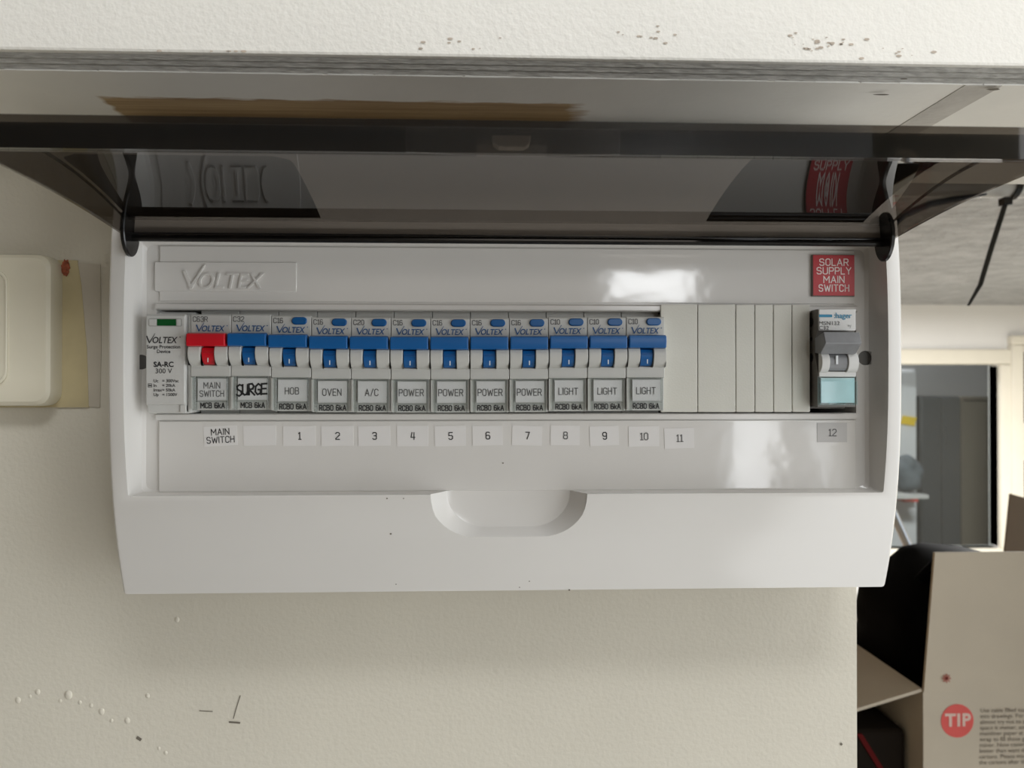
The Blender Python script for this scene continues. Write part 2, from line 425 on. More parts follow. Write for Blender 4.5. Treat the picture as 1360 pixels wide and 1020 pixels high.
# beam over the board: rough plaster face, layered board edge, soffit
bm = bmesh.new()
box(bm, -2.6, 4.6, -0.105, 0.05, UZ(680, 77, -0.105), 0.95, 0.0012)
beam = struct('trim_1', bm, 'beam_paint', 'deep white painted beam running above the distribution board', 'beam')
zt = UZ(680, 77, -0.105)
for k, (ya, za, zb) in enumerate(((-0.1032, zt, zt - .0016), (-0.1016, zt - .0016, zt - .0031), (-0.0999, zt - .0031, SOF))):
    bm = bmesh.new(); prism(bm, [(ya, za + .0004), (ya + .0011, zb), (0.049, zb), (0.049, za + .0004)], -2.6, 4.6)
    obj('board_layer', bm, 'ply_edge', beam)
bm = bmesh.new(); box(bm, -2.6, 4.6, -0.0985, 0.05, SOF - .0004, SOF + .0015)
obj('soffit', bm, 'soffit_paint', beam)
bm = bmesh.new()
for k in range(46):
    xa = -0.40 + k * .0178 + random.uniform(-.002, .002); r = random.uniform(.00022, .00042)
    tube(bm, [(xa, -.0986, SOF - .0001), (xa + .009, -.0986, SOF - .0002 + random.uniform(-1e-4, 1e-4)), (xa + .0178, -.0986, SOF - .0001)], r, 5)
obj('paint_bead', bm, 'paint_bead', beam)
bm = bmesh.new()
prism(bm, [(.1965, -.0985), (.2120, -.0985), (.2085, .045), (.1945, .045)], SOF - .0007, SOF, 'Z')
obj('joint_strip', bm, 'plaster_strip', beam)
bm = bmesh.new()
for (px, py, a, b) in ((1172, 125, .0035, .0008), (1320, 118, .003, .0012), (1200, 104, .0016, .0006)):
    r = ray(px, py); t = (SOF - .0016) / r.z; c = CAM + r * t
    bm.faces.new([bm.verts.new((c.x + a * math.cos(q) * random.uniform(.7, 1.2), c.y + b * math.sin(q), SOF - .0018)) for q in [k * PI / 5 for k in range(10)]])
obj('paint_chip', bm, 'grime', beam)
bm = bmesh.new()
for (px, py, n_) in ((1080, 60, 26), (870, 50, 10), (620, 62, 8), (290, 66, 6), (1195, 70, 8)):
    for k in range(n_):
        c = U(px + random.gauss(0, 26), min(py + random.gauss(0, 7), 82 if px > 900 else 68), -0.1053); s = random.uniform(.0002, .0007)
        bm.faces.new([bm.verts.new((c.x + s * 1.8 * math.cos(q), c.y, c.z + s * .7 * math.sin(q))) for q in [j * PI / 3 for j in range(6)]])
obj('scuff', bm, 'scuff_brown', beam)['kind'] = 'stuff'

# marks on the wall under the board
bm = bmesh.new()
for (px, py, r) in ((24, 930, .0014), (50, 919, .0013), (91, 923, .0020), (106, 933, .0009), (121, 937, .0010), (135, 945, .0015), (148, 957, .0009), (169, 957, .0014), (196, 924, .0011), (40, 925, .0008), (80, 931, .0009), (211, 994, .0008), (220, 1000, .0010), (235, 823, .0013)):
    c = U(px, py, 0.0)
    res = bmesh.ops.create_icosphere(bm, subdivisions=2, radius=r)
    for v in res['verts']: v.co = Vector((v.co.x, v.co.y * .45, v.co.z * 1.2)) + c
obj('paint_blister', bm, 'wall_paint', wall_f)['kind'] = 'stuff'
bm = bmesh.new()
def mark(pts, t):
    ps = [U(a, b, -0.0003) for a, b in pts]; ribbon(bm, [(p.x, p.z) for p in ps], t, -0.0003)
mark([(319, 924), (314, 940), (310, 954)], .00045); mark([(305, 959), (318, 960)], .0009); mark([(265, 944), (282, 945)], .0004)
mark([(183, 980), (186, 982)], .0016); mark([(1117, 988), (1117.6, 988.6)], .0012)
obj('scratch', bm, 'grime', wall_f)

# near room (garage) round the camera
bm = bmesh.new(); box(bm, -2.7, 4.7, -9.0, 6.6, FLOOR_Z - .1, FLOOR_Z)
struct('floor', bm, 'floor_concrete', 'grey concrete floor of the garage', 'floor')
bm = bmesh.new(); box(bm, -2.7, -2.6, -4.3, 5.1, FLOOR_Z, 0.95)
struct('wall_left', bm, 'garage_brick', 'brown wall along the garage side', 'wall')
bm = bmesh.new(); box(bm, 4.6, 4.7, 0.05, 5.1, FLOOR_Z, CEIL2)
struct('wall_right', bm, 'wall_paint', 'cream side wall of the far room', 'wall')
bm = bmesh.new(); box(bm, .96, 1.06, -1.80, -1.25, FLOOR_Z, .95); box(bm, .96, 1.06, -.27, -.20, FLOOR_Z, .95); box(bm, .96, 1.06, -1.25, -.27, .86, .95)
struct('wall_side', bm, 'wall_paint', 'cream garage wall with a wide side doorway', 'wall')
bm = bmesh.new(); box(bm, -2.6, .74, -4.3, -4.2, FLOOR_Z, 0.95); box(bm, .74, 1.22, -4.3, -4.2, FLOOR_Z, .50); box(bm, .74, 1.22, -4.3, -4.2, .86, .95); box(bm, 1.22, 1.43, -4.3, -4.2, FLOOR_Z, .95); box(bm, 1.43, 1.69, -4.3, -4.2, FLOOR_Z, -.74); box(bm, 1.43, 1.69, -4.3, -4.2, -.10, .95); box(bm, 1.69, 1.94, -4.3, -4.2, FLOOR_Z, .95); box(bm, 1.94, 2.76, -4.3, -4.2, FLOOR_Z, -.76); box(bm, 1.94, 2.76, -4.3, -4.2, .46, .95); box(bm, 2.76, 4.6, -4.3, -4.2, FLOOR_Z, 0.95)
struct('wall_rear', bm, 'garage_brick', 'brown garage wall with daylit window openings', 'wall')
bm = bmesh.new(); box(bm, -2.7, -.06, -4.3, -0.105, 0.95, 1.05); box(bm, .56, 4.7, -4.3, -0.105, 0.95, 1.05); box(bm, -.06, .56, -4.3, -1.09, 0.95, 1.05); box(bm, -.06, .56, -.71, -.105, 0.95, 1.05)
struct('ceiling_near', bm, 'far_wall', 'white ceiling of the garage', 'ceiling')
# far room
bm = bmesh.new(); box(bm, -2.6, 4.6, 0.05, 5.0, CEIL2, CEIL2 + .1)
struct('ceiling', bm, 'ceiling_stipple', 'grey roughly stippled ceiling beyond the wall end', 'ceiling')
CZ0, CZ1 = UZ(1330, 262, 0.6), UZ(1330, 237, 0.6)
bm = bmesh.new(); box(bm, .125, 4.6, 0.59, 0.70, CZ1 + .001, CEIL2, .004)
struct('trim_2', bm, 'far_wall', 'white downstand beam in the next room above the pipe', 'beam')
YW = 5.0
wx0, wx1 = UX(1060, 600, YW), UX(1325, 600, YW); wz0, wz1 = UZ(1260, 728, YW), UZ(1260, 484, YW)
dx0 = UX(1354, 500, YW); dx1 = dx0 + .82; dz1 = UZ(1350, 458, YW)
bm = bmesh.new()
box(bm, -2.6, wx0, YW, YW + .1, FLOOR_Z, CEIL2); box(bm, wx0, wx1, YW, YW + .1, FLOOR_Z, wz0); box(bm, wx0, wx1, YW, YW + .1, wz1, CEIL2)
box(bm, wx1, dx0, YW, YW + .1, FLOOR_Z, CEIL2); box(bm, dx0, dx1, YW, YW + .1, dz1, CEIL2)
box(bm, dx1, 4.6, YW, YW + .1, FLOOR_Z, CEIL2)
struct('wall_back', bm, 'far_wall', 'white far wall with a framed window', 'wall')
bm = bmesh.new(); box(bm, .02, .12, .11, 4.99, FLOOR_Z, CEIL2 - .001)  # unseen partition added to keep bounced light off the box side
struct('wall_partition', bm, 'garage_brick', 'added brown partition, cutting bounced light, behind the board wall', 'wall')
# window in the far wall
win = thing('window_1', 'cream framed internal window in the white far wall', 'window', ((wx0 + wx1) / 2, YW, wz0)); win['kind'] = 'structure'
fw = .085
for nm, a in (('frame_head', (wx0 - fw, wx1 + fw, wz1, wz1 + .11)), ('frame_sill', (wx0 - fw, wx1 + fw, wz0 - .07, wz0)), ('frame_jamb', (wx0 - fw, wx0, wz0, wz1)), ('frame_jamb', (wx1, wx1 + fw, wz0, wz1))):
    bm = bmesh.new(); box(bm, a[0], a[1], YW - .035, YW + .1, a[2], a[3], .012); obj(nm, bm, 'frame_cream', win)
bm = bmesh.new(); box(bm, wx0 + .002, wx1 - .002, YW + .05, YW + .056, wz0 + .002, wz1 - .002); obj('pane', bm, 'window_glass', win)
# glazed door beside it
dr = thing('door_1', 'cream glazed door with dark panes beside the far window', 'door', ((dx0 + dx1) / 2, YW, FLOOR_Z)); dr['kind'] = 'structure'
jx = UX(1338, 500, YW)
for nm, a in (('frame_head', (jx, dx1 + .09, dz1, UZ(1350, 446, YW))), ('frame_jamb', (jx, dx0, FLOOR_Z, dz1)), ('frame_jamb', (dx1, dx1 + .09, FLOOR_Z, dz1))):
    bm = bmesh.new(); box(bm, a[0], a[1], YW - .05, YW + .1, a[2], a[3], .01); obj(nm, bm, 'frame_cream', dr)
zr0, zr1 = UZ(1357, 612, YW), UZ(1357, 562, YW)
for nm, a in (('rail', (dx0 + .004, dx1 - .004, zr0, zr1)), ('rail', (dx0 + .004, dx1 - .004, FLOOR_Z + .01, FLOOR_Z + .3)), ('rail', (dx0 + .004, dx1 - .004, dz1 - .05, dz1 - .004)), ('stile', (dx1 - .1, dx1 - .004, FLOOR_Z + .3, dz1 - .05))):
    bm = bmesh.new(); box(bm, a[0], a[1], YW + .02, YW + .06, a[2], a[3], .004); obj(nm, bm, 'frame_cream', dr)
for a in ((zr1, dz1 - .05), (FLOOR_Z + .3, zr0)):
    bm = bmesh.new(); box(bm, dx0 + .004, dx1 - .1, YW + .035, YW + .042, a[0], a[1]); obj('pane', bm, 'pane_dark', dr)
# the room behind that window
bm = bmesh.new()
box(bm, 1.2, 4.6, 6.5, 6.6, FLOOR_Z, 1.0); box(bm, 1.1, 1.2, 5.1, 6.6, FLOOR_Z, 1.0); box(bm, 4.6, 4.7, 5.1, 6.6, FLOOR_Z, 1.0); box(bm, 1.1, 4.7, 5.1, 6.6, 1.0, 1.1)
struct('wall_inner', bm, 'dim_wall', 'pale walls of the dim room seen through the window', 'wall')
def solid(name, px0, px1, py0, py1, Y, dep, m, label, cat, floor=False):
    a, b = U(px0, py1, Y), U(px1, py0, Y)
    z0 = FLOOR_Z if floor else a.z
    return (a.x, b.x, Y, Y + dep, z0, b.z)
X0, X1, Ya, Yb, Z0, Z1 = solid('', 1222, 1276, 526, 0, 5.75, .5, '', '', '', True)
cab = thing('storage_cabinet', 'tall dark grey cabinet seen through the far window', 'cabinet', ((X0 + X1) / 2, 6.0, FLOOR_Z))
bm = bmesh.new(); box(bm, X0, X1, Ya + .02, Yb, Z0, UZ(1250, 526, 5.75), .01); obj('body', bm, 'cabinet_grey', cab)
for k in range(2):
    bm = bmesh.new(); xa = X0 + .006 + k * (X1 - X0) / 2; box(bm, xa, xa + (X1 - X0) / 2 - .01, Ya, Ya + .02, Z0 + .05, UZ(1250, 528, 5.75), .004); dd = obj('door', bm, 'cabinet_grey', cab)
    hx = (X0 + X1) / 2 + (-.04 if k == 0 else .03); bm = bmesh.new(); box(bm, hx, hx + .012, Ya - .02, Ya, -.45, -.3, .003); obj('handle', bm, 'cabinet_grey', dd)
X0, X1 = UX(1277, 600, 5.75), UX(1317, 600, 5.75)
bk = thing('bookcase', 'brown wooden upright unit beside the dark grey cabinet', 'bookcase', ((X0 + X1) / 2, 5.92, FLOOR_Z))
zt_ = UZ(1290, 530, 5.75)
for a in ((X0, X0 + .02, FLOOR_Z, zt_), (X1 - .02, X1, FLOOR_Z, zt_)):
    bm = bmesh.new(); box(bm, a[0], a[1], 5.75, 6.1, a[2], a[3], .002); obj('side_panel', bm, 'cabinet_brown', bk)
bm = bmesh.new(); box(bm, X0 + .02, X1 - .02, 5.77, 5.79, FLOOR_Z + .08, zt_ - .02); obj('door', bm, 'cabinet_brown', bk)
bm = bmesh.new(); box(bm, X0, X1, 5.75, 6.1, zt_, zt_ + .02, .002); obj('top', bm, 'cabinet_brown', bk)
# tall white unit with things in front of it
X0, X1 = UX(1168, 600, 5.75), UX(1221, 600, 5.75)
wu = thing('white_locker', 'white upright locker at the edge of the far window', 'locker', ((X0 + X1) / 2, 6.0, FLOOR_Z))
bm = bmesh.new(); box(bm, X0, X1, 5.80, 6.25, FLOOR_Z, UZ(1210, 490, 5.75), .01); obj('body', bm, 'white_item', wu)
bm = bmesh.new(); box(bm, X0 + .006, X1 - .006, 5.78, 5.80, FLOOR_Z + .06, UZ(1210, 493, 5.75), .005); obj('door', bm, 'white_item', wu)
# window ledge shelf carrying the bundle
lz = UZ(1210, 655, 5.45)
sh = thing('wall_shelf', 'narrow ledge behind the far window under the grey bundle', 'shelf', (UX(1190, 650, 5.45), 5.45, lz))
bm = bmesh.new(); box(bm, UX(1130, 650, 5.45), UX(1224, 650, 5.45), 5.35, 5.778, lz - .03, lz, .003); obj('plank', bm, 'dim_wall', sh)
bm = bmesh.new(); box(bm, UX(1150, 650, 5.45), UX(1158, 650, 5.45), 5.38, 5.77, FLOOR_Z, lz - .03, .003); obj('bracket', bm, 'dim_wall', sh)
def blob(name, px0, px1, py0, py1, Y, dep, m, label, cat, seed=1, amp=.16, sub=3):
    a, b = U(px0, py1, Y), U(px1, py0, Y); c = (a + b) / 2; rx, rz = (b.x - a.x) / 2, (b.z - a.z) / 2
    bm = bmesh.new(); bmesh.ops.create_icosphere(bm, subdivisions=sub, radius=1)
    rnd = random.Random(seed); ph = [rnd.uniform(0, 6) for _ in range(6)]
    for v in bm.verts:
        n = v.co.copy(); f = 1 + amp * (math.sin(3 * n.x + ph[0]) * math.sin(4 * n.z + ph[1]) + .5 * math.sin(7 * n.z + ph[2]) * math.sin(6 * n.x + ph[3] + 3 * n.y))
        v.co = Vector((c.x + rx * n.x * f, Y + dep * n.y * f, max(a.z, c.z + rz * max(-.9, n.z) * f)))
    o = obj(name, bm, m, angle=180); tag(o, label, cat)
    return centre(o)
o = blob('cloth_bundle', 1186, 1223, 606, 655, 5.55, .12, 'slate_cloth', 'dark grey cloth bundle lying on the ledge behind the far window', 'cloth', 3)
bm = bmesh.new(); a = U(1196, 566, 5.77); b = U(1217, 552, 5.77)
prism(bm, [(a.x, a.z + .02), (b.x - .02, a.z), (b.x, b.z - .015), (a.x + .02, b.z)], 5.76, 5.779, 'Y', .002)
tag(centre(obj('yellow_tag', bm, 'yellow')), 'bright yellow tag on the white locker behind the window', 'tag')
rb = thing('red_box', 'small red box below the ledge by the white locker', 'box', (UX(1207, 680, 5.7), 5.7, UZ(1210, 664, 5.7)))
bm = bmesh.new(); box(bm, UX(1198, 660, 5.7), UX(1216, 660, 5.7), 5.66, 5.778, UZ(1210, 666, 5.7), UZ(1210, 659, 5.7), .003); obj('carton', bm, 'red_item', rb)

# pipe with the cable tie and the black cable
cz = (CZ0 + CZ1) / 2; cr = (CZ1 - CZ0) / 2; cy = .6 + cr * .2
bm = bmesh.new(); tube(bm, [(.14, cy, cz), (.5, cy, cz), (1.2, cy, cz), (4.55, cy, cz)], cr, 20)
o = obj('conduit_pipe', bm, 'conduit'); tag(centre(o), 'white plastic pipe under the beam beyond the wall end', 'pipe')
tx = UX(1347, 250, .6)
tie = thing('cable_tie', 'black cable tie looped round the white pipe, long tail hanging', 'cable tie', (tx, cy, cz - cr))
bm = bmesh.new(); rr = cr + .002
for k in range(28):
    a0, a1 = 2 * PI * k / 28, 2 * PI * (k + 1) / 28
    q = []
    for (a_, r_) in ((a0, rr), (a1, rr), (a1, rr + .0016), (a0, rr + .0016)):
        q.append((r_ * math.cos(a_), r_ * math.sin(a_)))
    A = [bm.verts.new((tx - .004 + .006 * math.sin(math.atan2(c_, b_)) * .6, cy + b_, cz + c_)) for b_, c_ in q]
    B = [bm.verts.new((tx + .004 + .006 * math.sin(math.atan2(c_, b_)) * .6, cy + b_, cz + c_)) for b_, c_ in q]
    for i in range(4): bm.faces.new((A[i], B[i], B[(i + 1) % 4], A[(i + 1) % 4]))
bmesh.ops.remove_doubles(bm, verts=bm.verts, dist=1e-6); bmesh.ops.recalc_face_normals(bm, faces=bm.faces)
obj('loop', bm, 'black_plastic', tie)
ty = cy - cr - .006
h0 = U(1337, 268, ty)
bm = bmesh.new(); box(bm, h0.x - .006, h0.x + .006, ty - .004, ty + .009, h0.z - .005, h0.z + .006, .0015); obj('head', bm, 'black_plastic', tie)
pts = [U(1336, 268, ty), U(1318, 325, ty), U(1302, 378, ty), U(1286, 406, ty)]
bm = bmesh.new()
L = []
for i, p in enumerate(pts):
    wv = (.0035, .0034, .0031, .0016)[i]
    L.append([(p.x - wv, p.y - .0008, p.z), (p.x + wv, p.y - .0008, p.z), (p.x + wv, p.y + .0008, p.z), (p.x - wv, p.y + .0008, p.z)])
loft(bm, L); obj('tail', bm, 'black_plastic', tie)
yc = cy - cr - .004
bm = bmesh.new(); pts = [U(1150, 330, yc), U(1200, 286, yc), U(1235, 271, yc), U(1265, 265, yc), U(1288, 261, yc), U(1310, 258, yc)]
tube(bm, pts, [.005, .005, .005, .0045, .003, .0015], 10)
tag(centre(obj('black_cable', bm, 'black_plastic')), 'black cable curving along the underside of the white pipe', 'cable')

# ------------------------------------------------------------------ cardboard box, bag, pole
YB = 0.545
bx0 = UX(1226, 920, YB); bz1 = UZ(1226, 920, YB); bw, bd, bh = .42, .30, .36; th = .004
tz = bz1 - bh
tb = thing('work_table', 'wooden table under the open cardboard box', 'table', (bx0 + .3, YB + .3, FLOOR_Z))
bm = bmesh.new(); box(bm, bx0 - .22, bx0 + .9, YB - .05, YB + .42, tz - .03, tz, .004); obj('tabletop', bm, 'wood_top', tb)
for (lx, ly) in ((-.1, 0), (.82, 0), (-.1, .36), (.82, .36)):
    bm = bmesh.new(); box(bm, bx0 + lx, bx0 + lx + .045, YB + ly, YB + ly + .045, FLOOR_Z, tz - .03, .003); obj('leg', bm, 'wood_top', tb)
cb = thing('cardboard_box', 'open cardboard box printed TIP in a red circle', 'box', (bx0 + bw / 2, YB + bd / 2, tz))
for nm, a in (('front_panel', (bx0, bx0 + bw, YB, YB + th, tz, bz1)), ('back_panel', (bx0, bx0 + bw, YB + bd - th, YB + bd, tz, bz1)), ('side_panel', (bx0, bx0 + th, YB + th, YB + bd - th, tz, bz1)), ('side_panel', (bx0 + bw - th, bx0 + bw, YB + th, YB + bd - th, tz, bz1)), ('bottom_panel', (bx0 + th, bx0 + bw - th, YB + th, YB + bd - th, tz, tz + th))):
    bm = bmesh.new(); box(bm, *a); o = obj(nm, bm, 'card', cb)
    if nm == 'front_panel': front = o
# standing front flap leaning a little towards the viewer
fl = UZ(1245, 734, YB - .025) - bz1
bm = bmesh.new(); prism(bm, [(YB, bz1), (YB + th, bz1), (YB + th - .025, bz1 + fl), (YB - .025, bz1 + fl)], bx0 + .001, bx0 + bw - .001); obj('front_flap', bm, 'card', cb)
# left flap drooping outward
e = U(1140, 944, YB + .004); dxf = e.x - bx0; dzf = e.z - bz1; sc = .15 / math.hypot(dxf, dzf)
bm = bmesh.new(); prism(bm, [(bx0, bz1), (bx0 + dxf * sc, bz1 + dzf * sc), (bx0 + dxf * sc, bz1 + dzf * sc + th), (bx0, bz1 + th)], YB + .003, YB + bd - .003, 'Y'); obj('side_flap', bm, 'card', cb)
bm = bmesh.new(); prism(bm, [(bx0 + bw, bz1), (bx0 + bw + .12, bz1 - .08), (bx0 + bw + .12, bz1 - .08 + th), (bx0 + bw, bz1 + th)], YB + .003, YB + bd - .003, 'Y'); obj('side_flap', bm, 'card', cb)
bm = bmesh.new(); prism(bm, [(YB + bd - th, bz1), (YB + bd, bz1), (YB + bd + .13, bz1 - .03), (YB + bd + .13, bz1 - .03 - th)], bx0 + .001, bx0 + bw - .001); obj('back_flap', bm, 'card', cb)
yp = YB - .0006
c0 = U(1271.5, 957.5, yp); rr = 22.5 * (YB - CAM.y) / FPX
bm = bmesh.new(); prism(bm, [(c0.x + rr * math.cos(2 * PI * k / 40), c0.z + rr * math.sin(2 * PI * k / 40)) for k in range(40)], yp, YB, 'Y'); obj('tip_circle', bm, 'tip_red', front)
bm = bmesh.new(); bfont(bm, 'TIP', c0.x + .0005, c0.z + .0005, .0218, yp - .0004, bold=.035, spacing=1.12); obj('tip_lettering', bm, 'tip_letter', front)
bm = bmesh.new(); c1 = U(1302, 944, yp)
for i, s in enumerate(['Use cable filled tissue', 'into drawings. For an', 'almost try not to all', 'space it matter, and', 'mainliner paper at the', 'wrap to fill those gap', 'minor. Now control of', 'better than want done', 'cartons. Please mind', 'the cartons after that']):
    bfont(bm, s, c1.x + (-.0002) * i, c1.z - i * .0072, .0076, yp, align='LEFT')
obj('box_lettering', bm, 'box_print', front)
bm = bmesh.new(); c2 = U(1257, 901, YB - .004)
for k in range(4):
    a_ = k * PI / 4; ribbon(bm, [(c2.x - .005 * math.cos(a_), c2.z - .005 * math.sin(a_)), (c2.x + .005 * math.cos(a_), c2.z + .005 * math.sin(a_))], .0016, YB - .0044)
obj('printed_mark', bm, 'box_print_red', front)
# dark block added to stand for the shaded box side under the flap
hbx0, hbx1, hbz = bx0 - .17, bx0 - .004, bz1 - .058
hb_ = thing('flap_shade_block', 'added dark block for the shade under the flap, with a red strap beside the TIP box', 'bag', ((hbx0 + hbx1) / 2, YB + .17, tz))
bm = bmesh.new(); box(bm, hbx0, hbx1, YB + .03, YB + .28, tz, hbz, .009, 3); obj('body', bm, 'flap_shade_brown', hb_)
sa, sb_ = U(1138, 975, YB + .028), U(1172, 1030, YB + .028)
bm = bmesh.new(); prism(bm, [(sa.x, sa.z), (sa.x + .007, sa.z), (sb_.x + .007, sb_.z), (sb_.x, sb_.z)], YB + .0275, YB + .0305, 'Y'); obj('stripe', bm, 'stripe_red', hb_)
bm = bmesh.new(); tube(bm, [(hbx0 + .04, YB + .15, hbz - .004), (hbx0 + .05, YB + .15, hbz + .003), (hbx1 - .05, YB + .15, hbz + .003), (hbx1 - .04, YB + .15, hbz - .004)], .005, 8); obj('handle', bm, 'bag_black', hb_)  # bar on top of the added dark block
# black bag stuffed in the box
bm = bmesh.new(); bmesh.ops.create_icosphere(bm, subdivisions=4, radius=1)
bcx, bcy = bx0 + .15, YB + .165
btop = UZ(1210, 741, bcy)
rnd = random.Random(5); ph = [rnd.uniform(0, 6) for _ in range(8)]
for v in bm.verts:
    n = v.co.copy(); f = 1 + .07 * math.sin(7 * n.x + ph[0] + 3 * n.y) * math.sin(6 * n.z + ph[1]) + .05 * math.sin(11 * n.z + ph[2] + 5 * n.x)
    sx = math.copysign(abs(n.x) ** .55, n.x); sy = math.copysign(abs(n.y) ** .55, n.y); sz = math.copysign(abs(n.z) ** .6, n.z)
    v.co = Vector((bcx + .138 * sx * min(f, 1.0), bcy + .118 * sy * min(f, 1.0), (tz + th + btop) / 2 + (btop - tz - th) / 2 * sz * (min(f, 1.0) if n.z < 0 else f)))
zmin = min(v.co.z for v in bm.verts)
for v in bm.verts: v.co.z += tz + th + .0005 - zmin if v.co.z < tz + .1 else 0
bag = thing('black_bag', 'black bag stuffed upright into the open cardboard box', 'bag', (bcx, bcy, tz + th))
obj('sack', bm, 'bag_black', bag, angle=180)
bm = bmesh.new(); tube(bm, [(bcx - .09, bcy - .05, btop - .02), (bcx - .07, bcy - .05, btop + .000), (bcx - .03, bcy - .04, btop + .004), (bcx - .01, bcy - .04, btop - .02)], .006, 8); obj('handle_loop', bm, 'bag_black', bag)
# second box behind
b2x, b2y = UX(1330, 735, 1.15), 1.15
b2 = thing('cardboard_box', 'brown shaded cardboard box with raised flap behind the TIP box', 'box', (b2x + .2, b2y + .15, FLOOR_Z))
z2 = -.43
bm = bmesh.new(); box(bm, b2x, b2x + .4, b2y, b2y + .32, FLOOR_Z, z2, .003); obj('carton', bm, 'card_shade', b2)
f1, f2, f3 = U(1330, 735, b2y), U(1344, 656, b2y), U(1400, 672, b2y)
bm = bmesh.new(); prism(bm, [(f1.x, z2), (f2.x, f2.z), (f3.x, f3.z), (f3.x + .05, z2)], b2y + .004, b2y + .009, 'Y'); obj('flap', bm, 'card_shade', b2)
# leaning aluminium pole
p1, p2 = U(1190, 690, 1.05), U(1214, 742, 1.05)
d = (p2 - p1); t = (FLOOR_Z + .012 - p1.z) / d.z; low = p1 + d * t; up = p1 - d * 4.0
po = thing('tripod_stand', 'silver metal tripod stand behind the cardboard box, one leg showing', 'tripod', (up.x, low.y, FLOOR_Z))
for ft in (low, Vector((.30, low.y + .10, FLOOR_Z + .012)), Vector((up.x + .05, low.y + .62, FLOOR_Z + .012))):
    bm = bmesh.new(); tube(bm, [up, ft], .0085, 14); lg = obj('leg', bm, 'alu', po)
    bm = bmesh.new(); tube(bm, [ft + (up - ft).normalized() * .05, ft], [.012, .013], 12); obj('rubber_foot', bm, 'black_plastic', lg)
bm = bmesh.new(); tube(bm, [up + Vector((0, 0, -.03)), up + Vector((0, 0, .035))], [.028, .022], 16); obj('top_hub', bm, 'black_plastic', po)

# ------------------------------------------------------------------ light switch beside the board
px1 = UX(81, 440, -.002); z1 = UZ(40, 340, -.004); z0 = UZ(40, 539, -.004); px0 = px1 - .116
sw = thing('light_switch', 'yellowed cream plastic wall switch plate beside the distribution board', 'switch', ((px0 + px1) / 2, 0, z0))
bm = bmesh.new()
loft(bm, [[(x, y, z) for x, z in rrect(px0 + i, px1 - i, z0 + i, z1 - i, r)] for y, i, r in ((0, 0, .007), (-.0085, 0, .007), (-.0105, .0006, .0066), (-.0118, .0022, .006), (-.0122, .0045, .005))])
plate = obj('plate', bm, 'switch_cream', sw, angle=20)
gx = UX(11, 440, -.0122); gz1 = UZ(10, 358, -.0122); gz0 = UZ(10, 512, -.0122)
bm = bmesh.new()
loft(bm, [[(x, y, z) for x, z in rrect(gx - .085 + i, gx - i, gz0 + i, gz1 - i, .007)] for y, i in ((-.012, 0), (-.0131, 0), (-.0134, .0004), (-.0134, .0009), (-.0125, .0013))])
cover = obj('cover_plate', bm, 'switch_cream', sw, angle=20)
for k in range(2):
    xc = gx - .025 - k * .035; zc = (gz0 + gz1) / 2
    bm = bmesh.new(); prism(bm, [(-.0126, zc - .008), (-.0165, zc - .006), (-.0145, zc + .008), (-.0126, zc + .008)], xc - .0055, xc + .0055, 'X', .0006); obj('rocker', bm, 'switch_cream', sw)
# old paint left around the switch
xa, xb = UX(74, 440, -.0005), UX(108, 440, -.0005); xc_ = UX(133, 440, -.0005); za, zb = UZ(100, 541, -.0005), UZ(100, 346, -.0005)
pp = obj('old_paint_patch', (lambda b: (prism(b, [(xa - .12, za), (xb + .004, za), (xb + .003, za + .03), (xb + .002, zb - .035), (xb, zb - .012), (xb - .002, zb), (xa - .12, zb + .001)], -.0009, -.00002, 'Y'), b)[1])(bmesh.new()), 'old_paint', wall_f)
bm = bmesh.new(); prism(bm, [(xb - .002, za + .001), (xc_, za), (xc_ + .0005, za + .03), (xc_, zb - .002), (xb - .006, zb - .0005)], -.0006, -.00001, 'Y'); obj('bare_plaster_patch', bm, 'old_plaster', wall_f)
bm = bmesh.new(); c = U(87, 356, -.001)
bmesh.ops.create_icosphere(bm, subdivisions=3, radius=1)
for v in bm.verts:
    n = v.co.copy(); f = 1 + .25 * math.sin(9 * n.x + 4 * n.z) * math.sin(8 * n.z + 1); v.co = Vector((c.x + .0022 * n.x * f, -.0012 + .0009 * n.y, c.z + .0042 * n.z * f))
obj('chipped_spot', bm, 'rust_chip', wall_f)

# ------------------------------------------------------------------ distribution board
xl, xr = UX(142, 420, Y_RIM), UX(1199.5, 420, Y_RIM)
zbot = UZ(680, 786, -0.049)
z_rb = UZ(680, 658, -0.060)          # lower edge of the recess at the rim
z_rt = UZ(680, 312, Y_RIM)           # upper edge of the recess
ztop = 0.116
BD = thing('distribution_board', 'white plastic electrical distribution board with raised smoked lid on the wall', 'distribution board', ((xl + xr) / 2, 0, zbot))
def yfront(z):
    m = (z_rt + z_rb) / 2 + .006
    hb = m - zbot; ht = ztop - m
    u = (z - m) / (ht if z > m else hb)
    return Y_RIM + (.0155 if z < m else .012) * abs(u) ** 2.6
prof = [(0.0, zbot)] + [(yfront(zbot + (ztop - zbot) * k / 44), zbot + (ztop - zbot) * k / 44) for k in range(45)] + [(0.0, ztop)]
bm = bmesh.new(); prism(bm, prof, xl, xr, 'X', .0022, 3)
# recess cutter: slightly drafted, filleted floor
ra, rb_ = UX(166, 650, -.060), UX(1177.5, 650, -.060)
def ring(y, ix, iz, r):
    return [(x, y, z) for x, z in rrect(ra + ix, rb_ - ix, z_rb + iz * .55, z_rt - iz, max(r, .0004), 3)]
cut1 = bmesh.new(); loft(cut1, [ring(-.09, -.0004, 0, .001), ring(Y_RIM, 0, 0, .001), ring(Y_FLOOR - .0035, .0016, .001, .001), ring(Y_FLOOR - .0010, .0024, .0016, .002), ring(Y_FLOOR, .0040, .003, .003)])
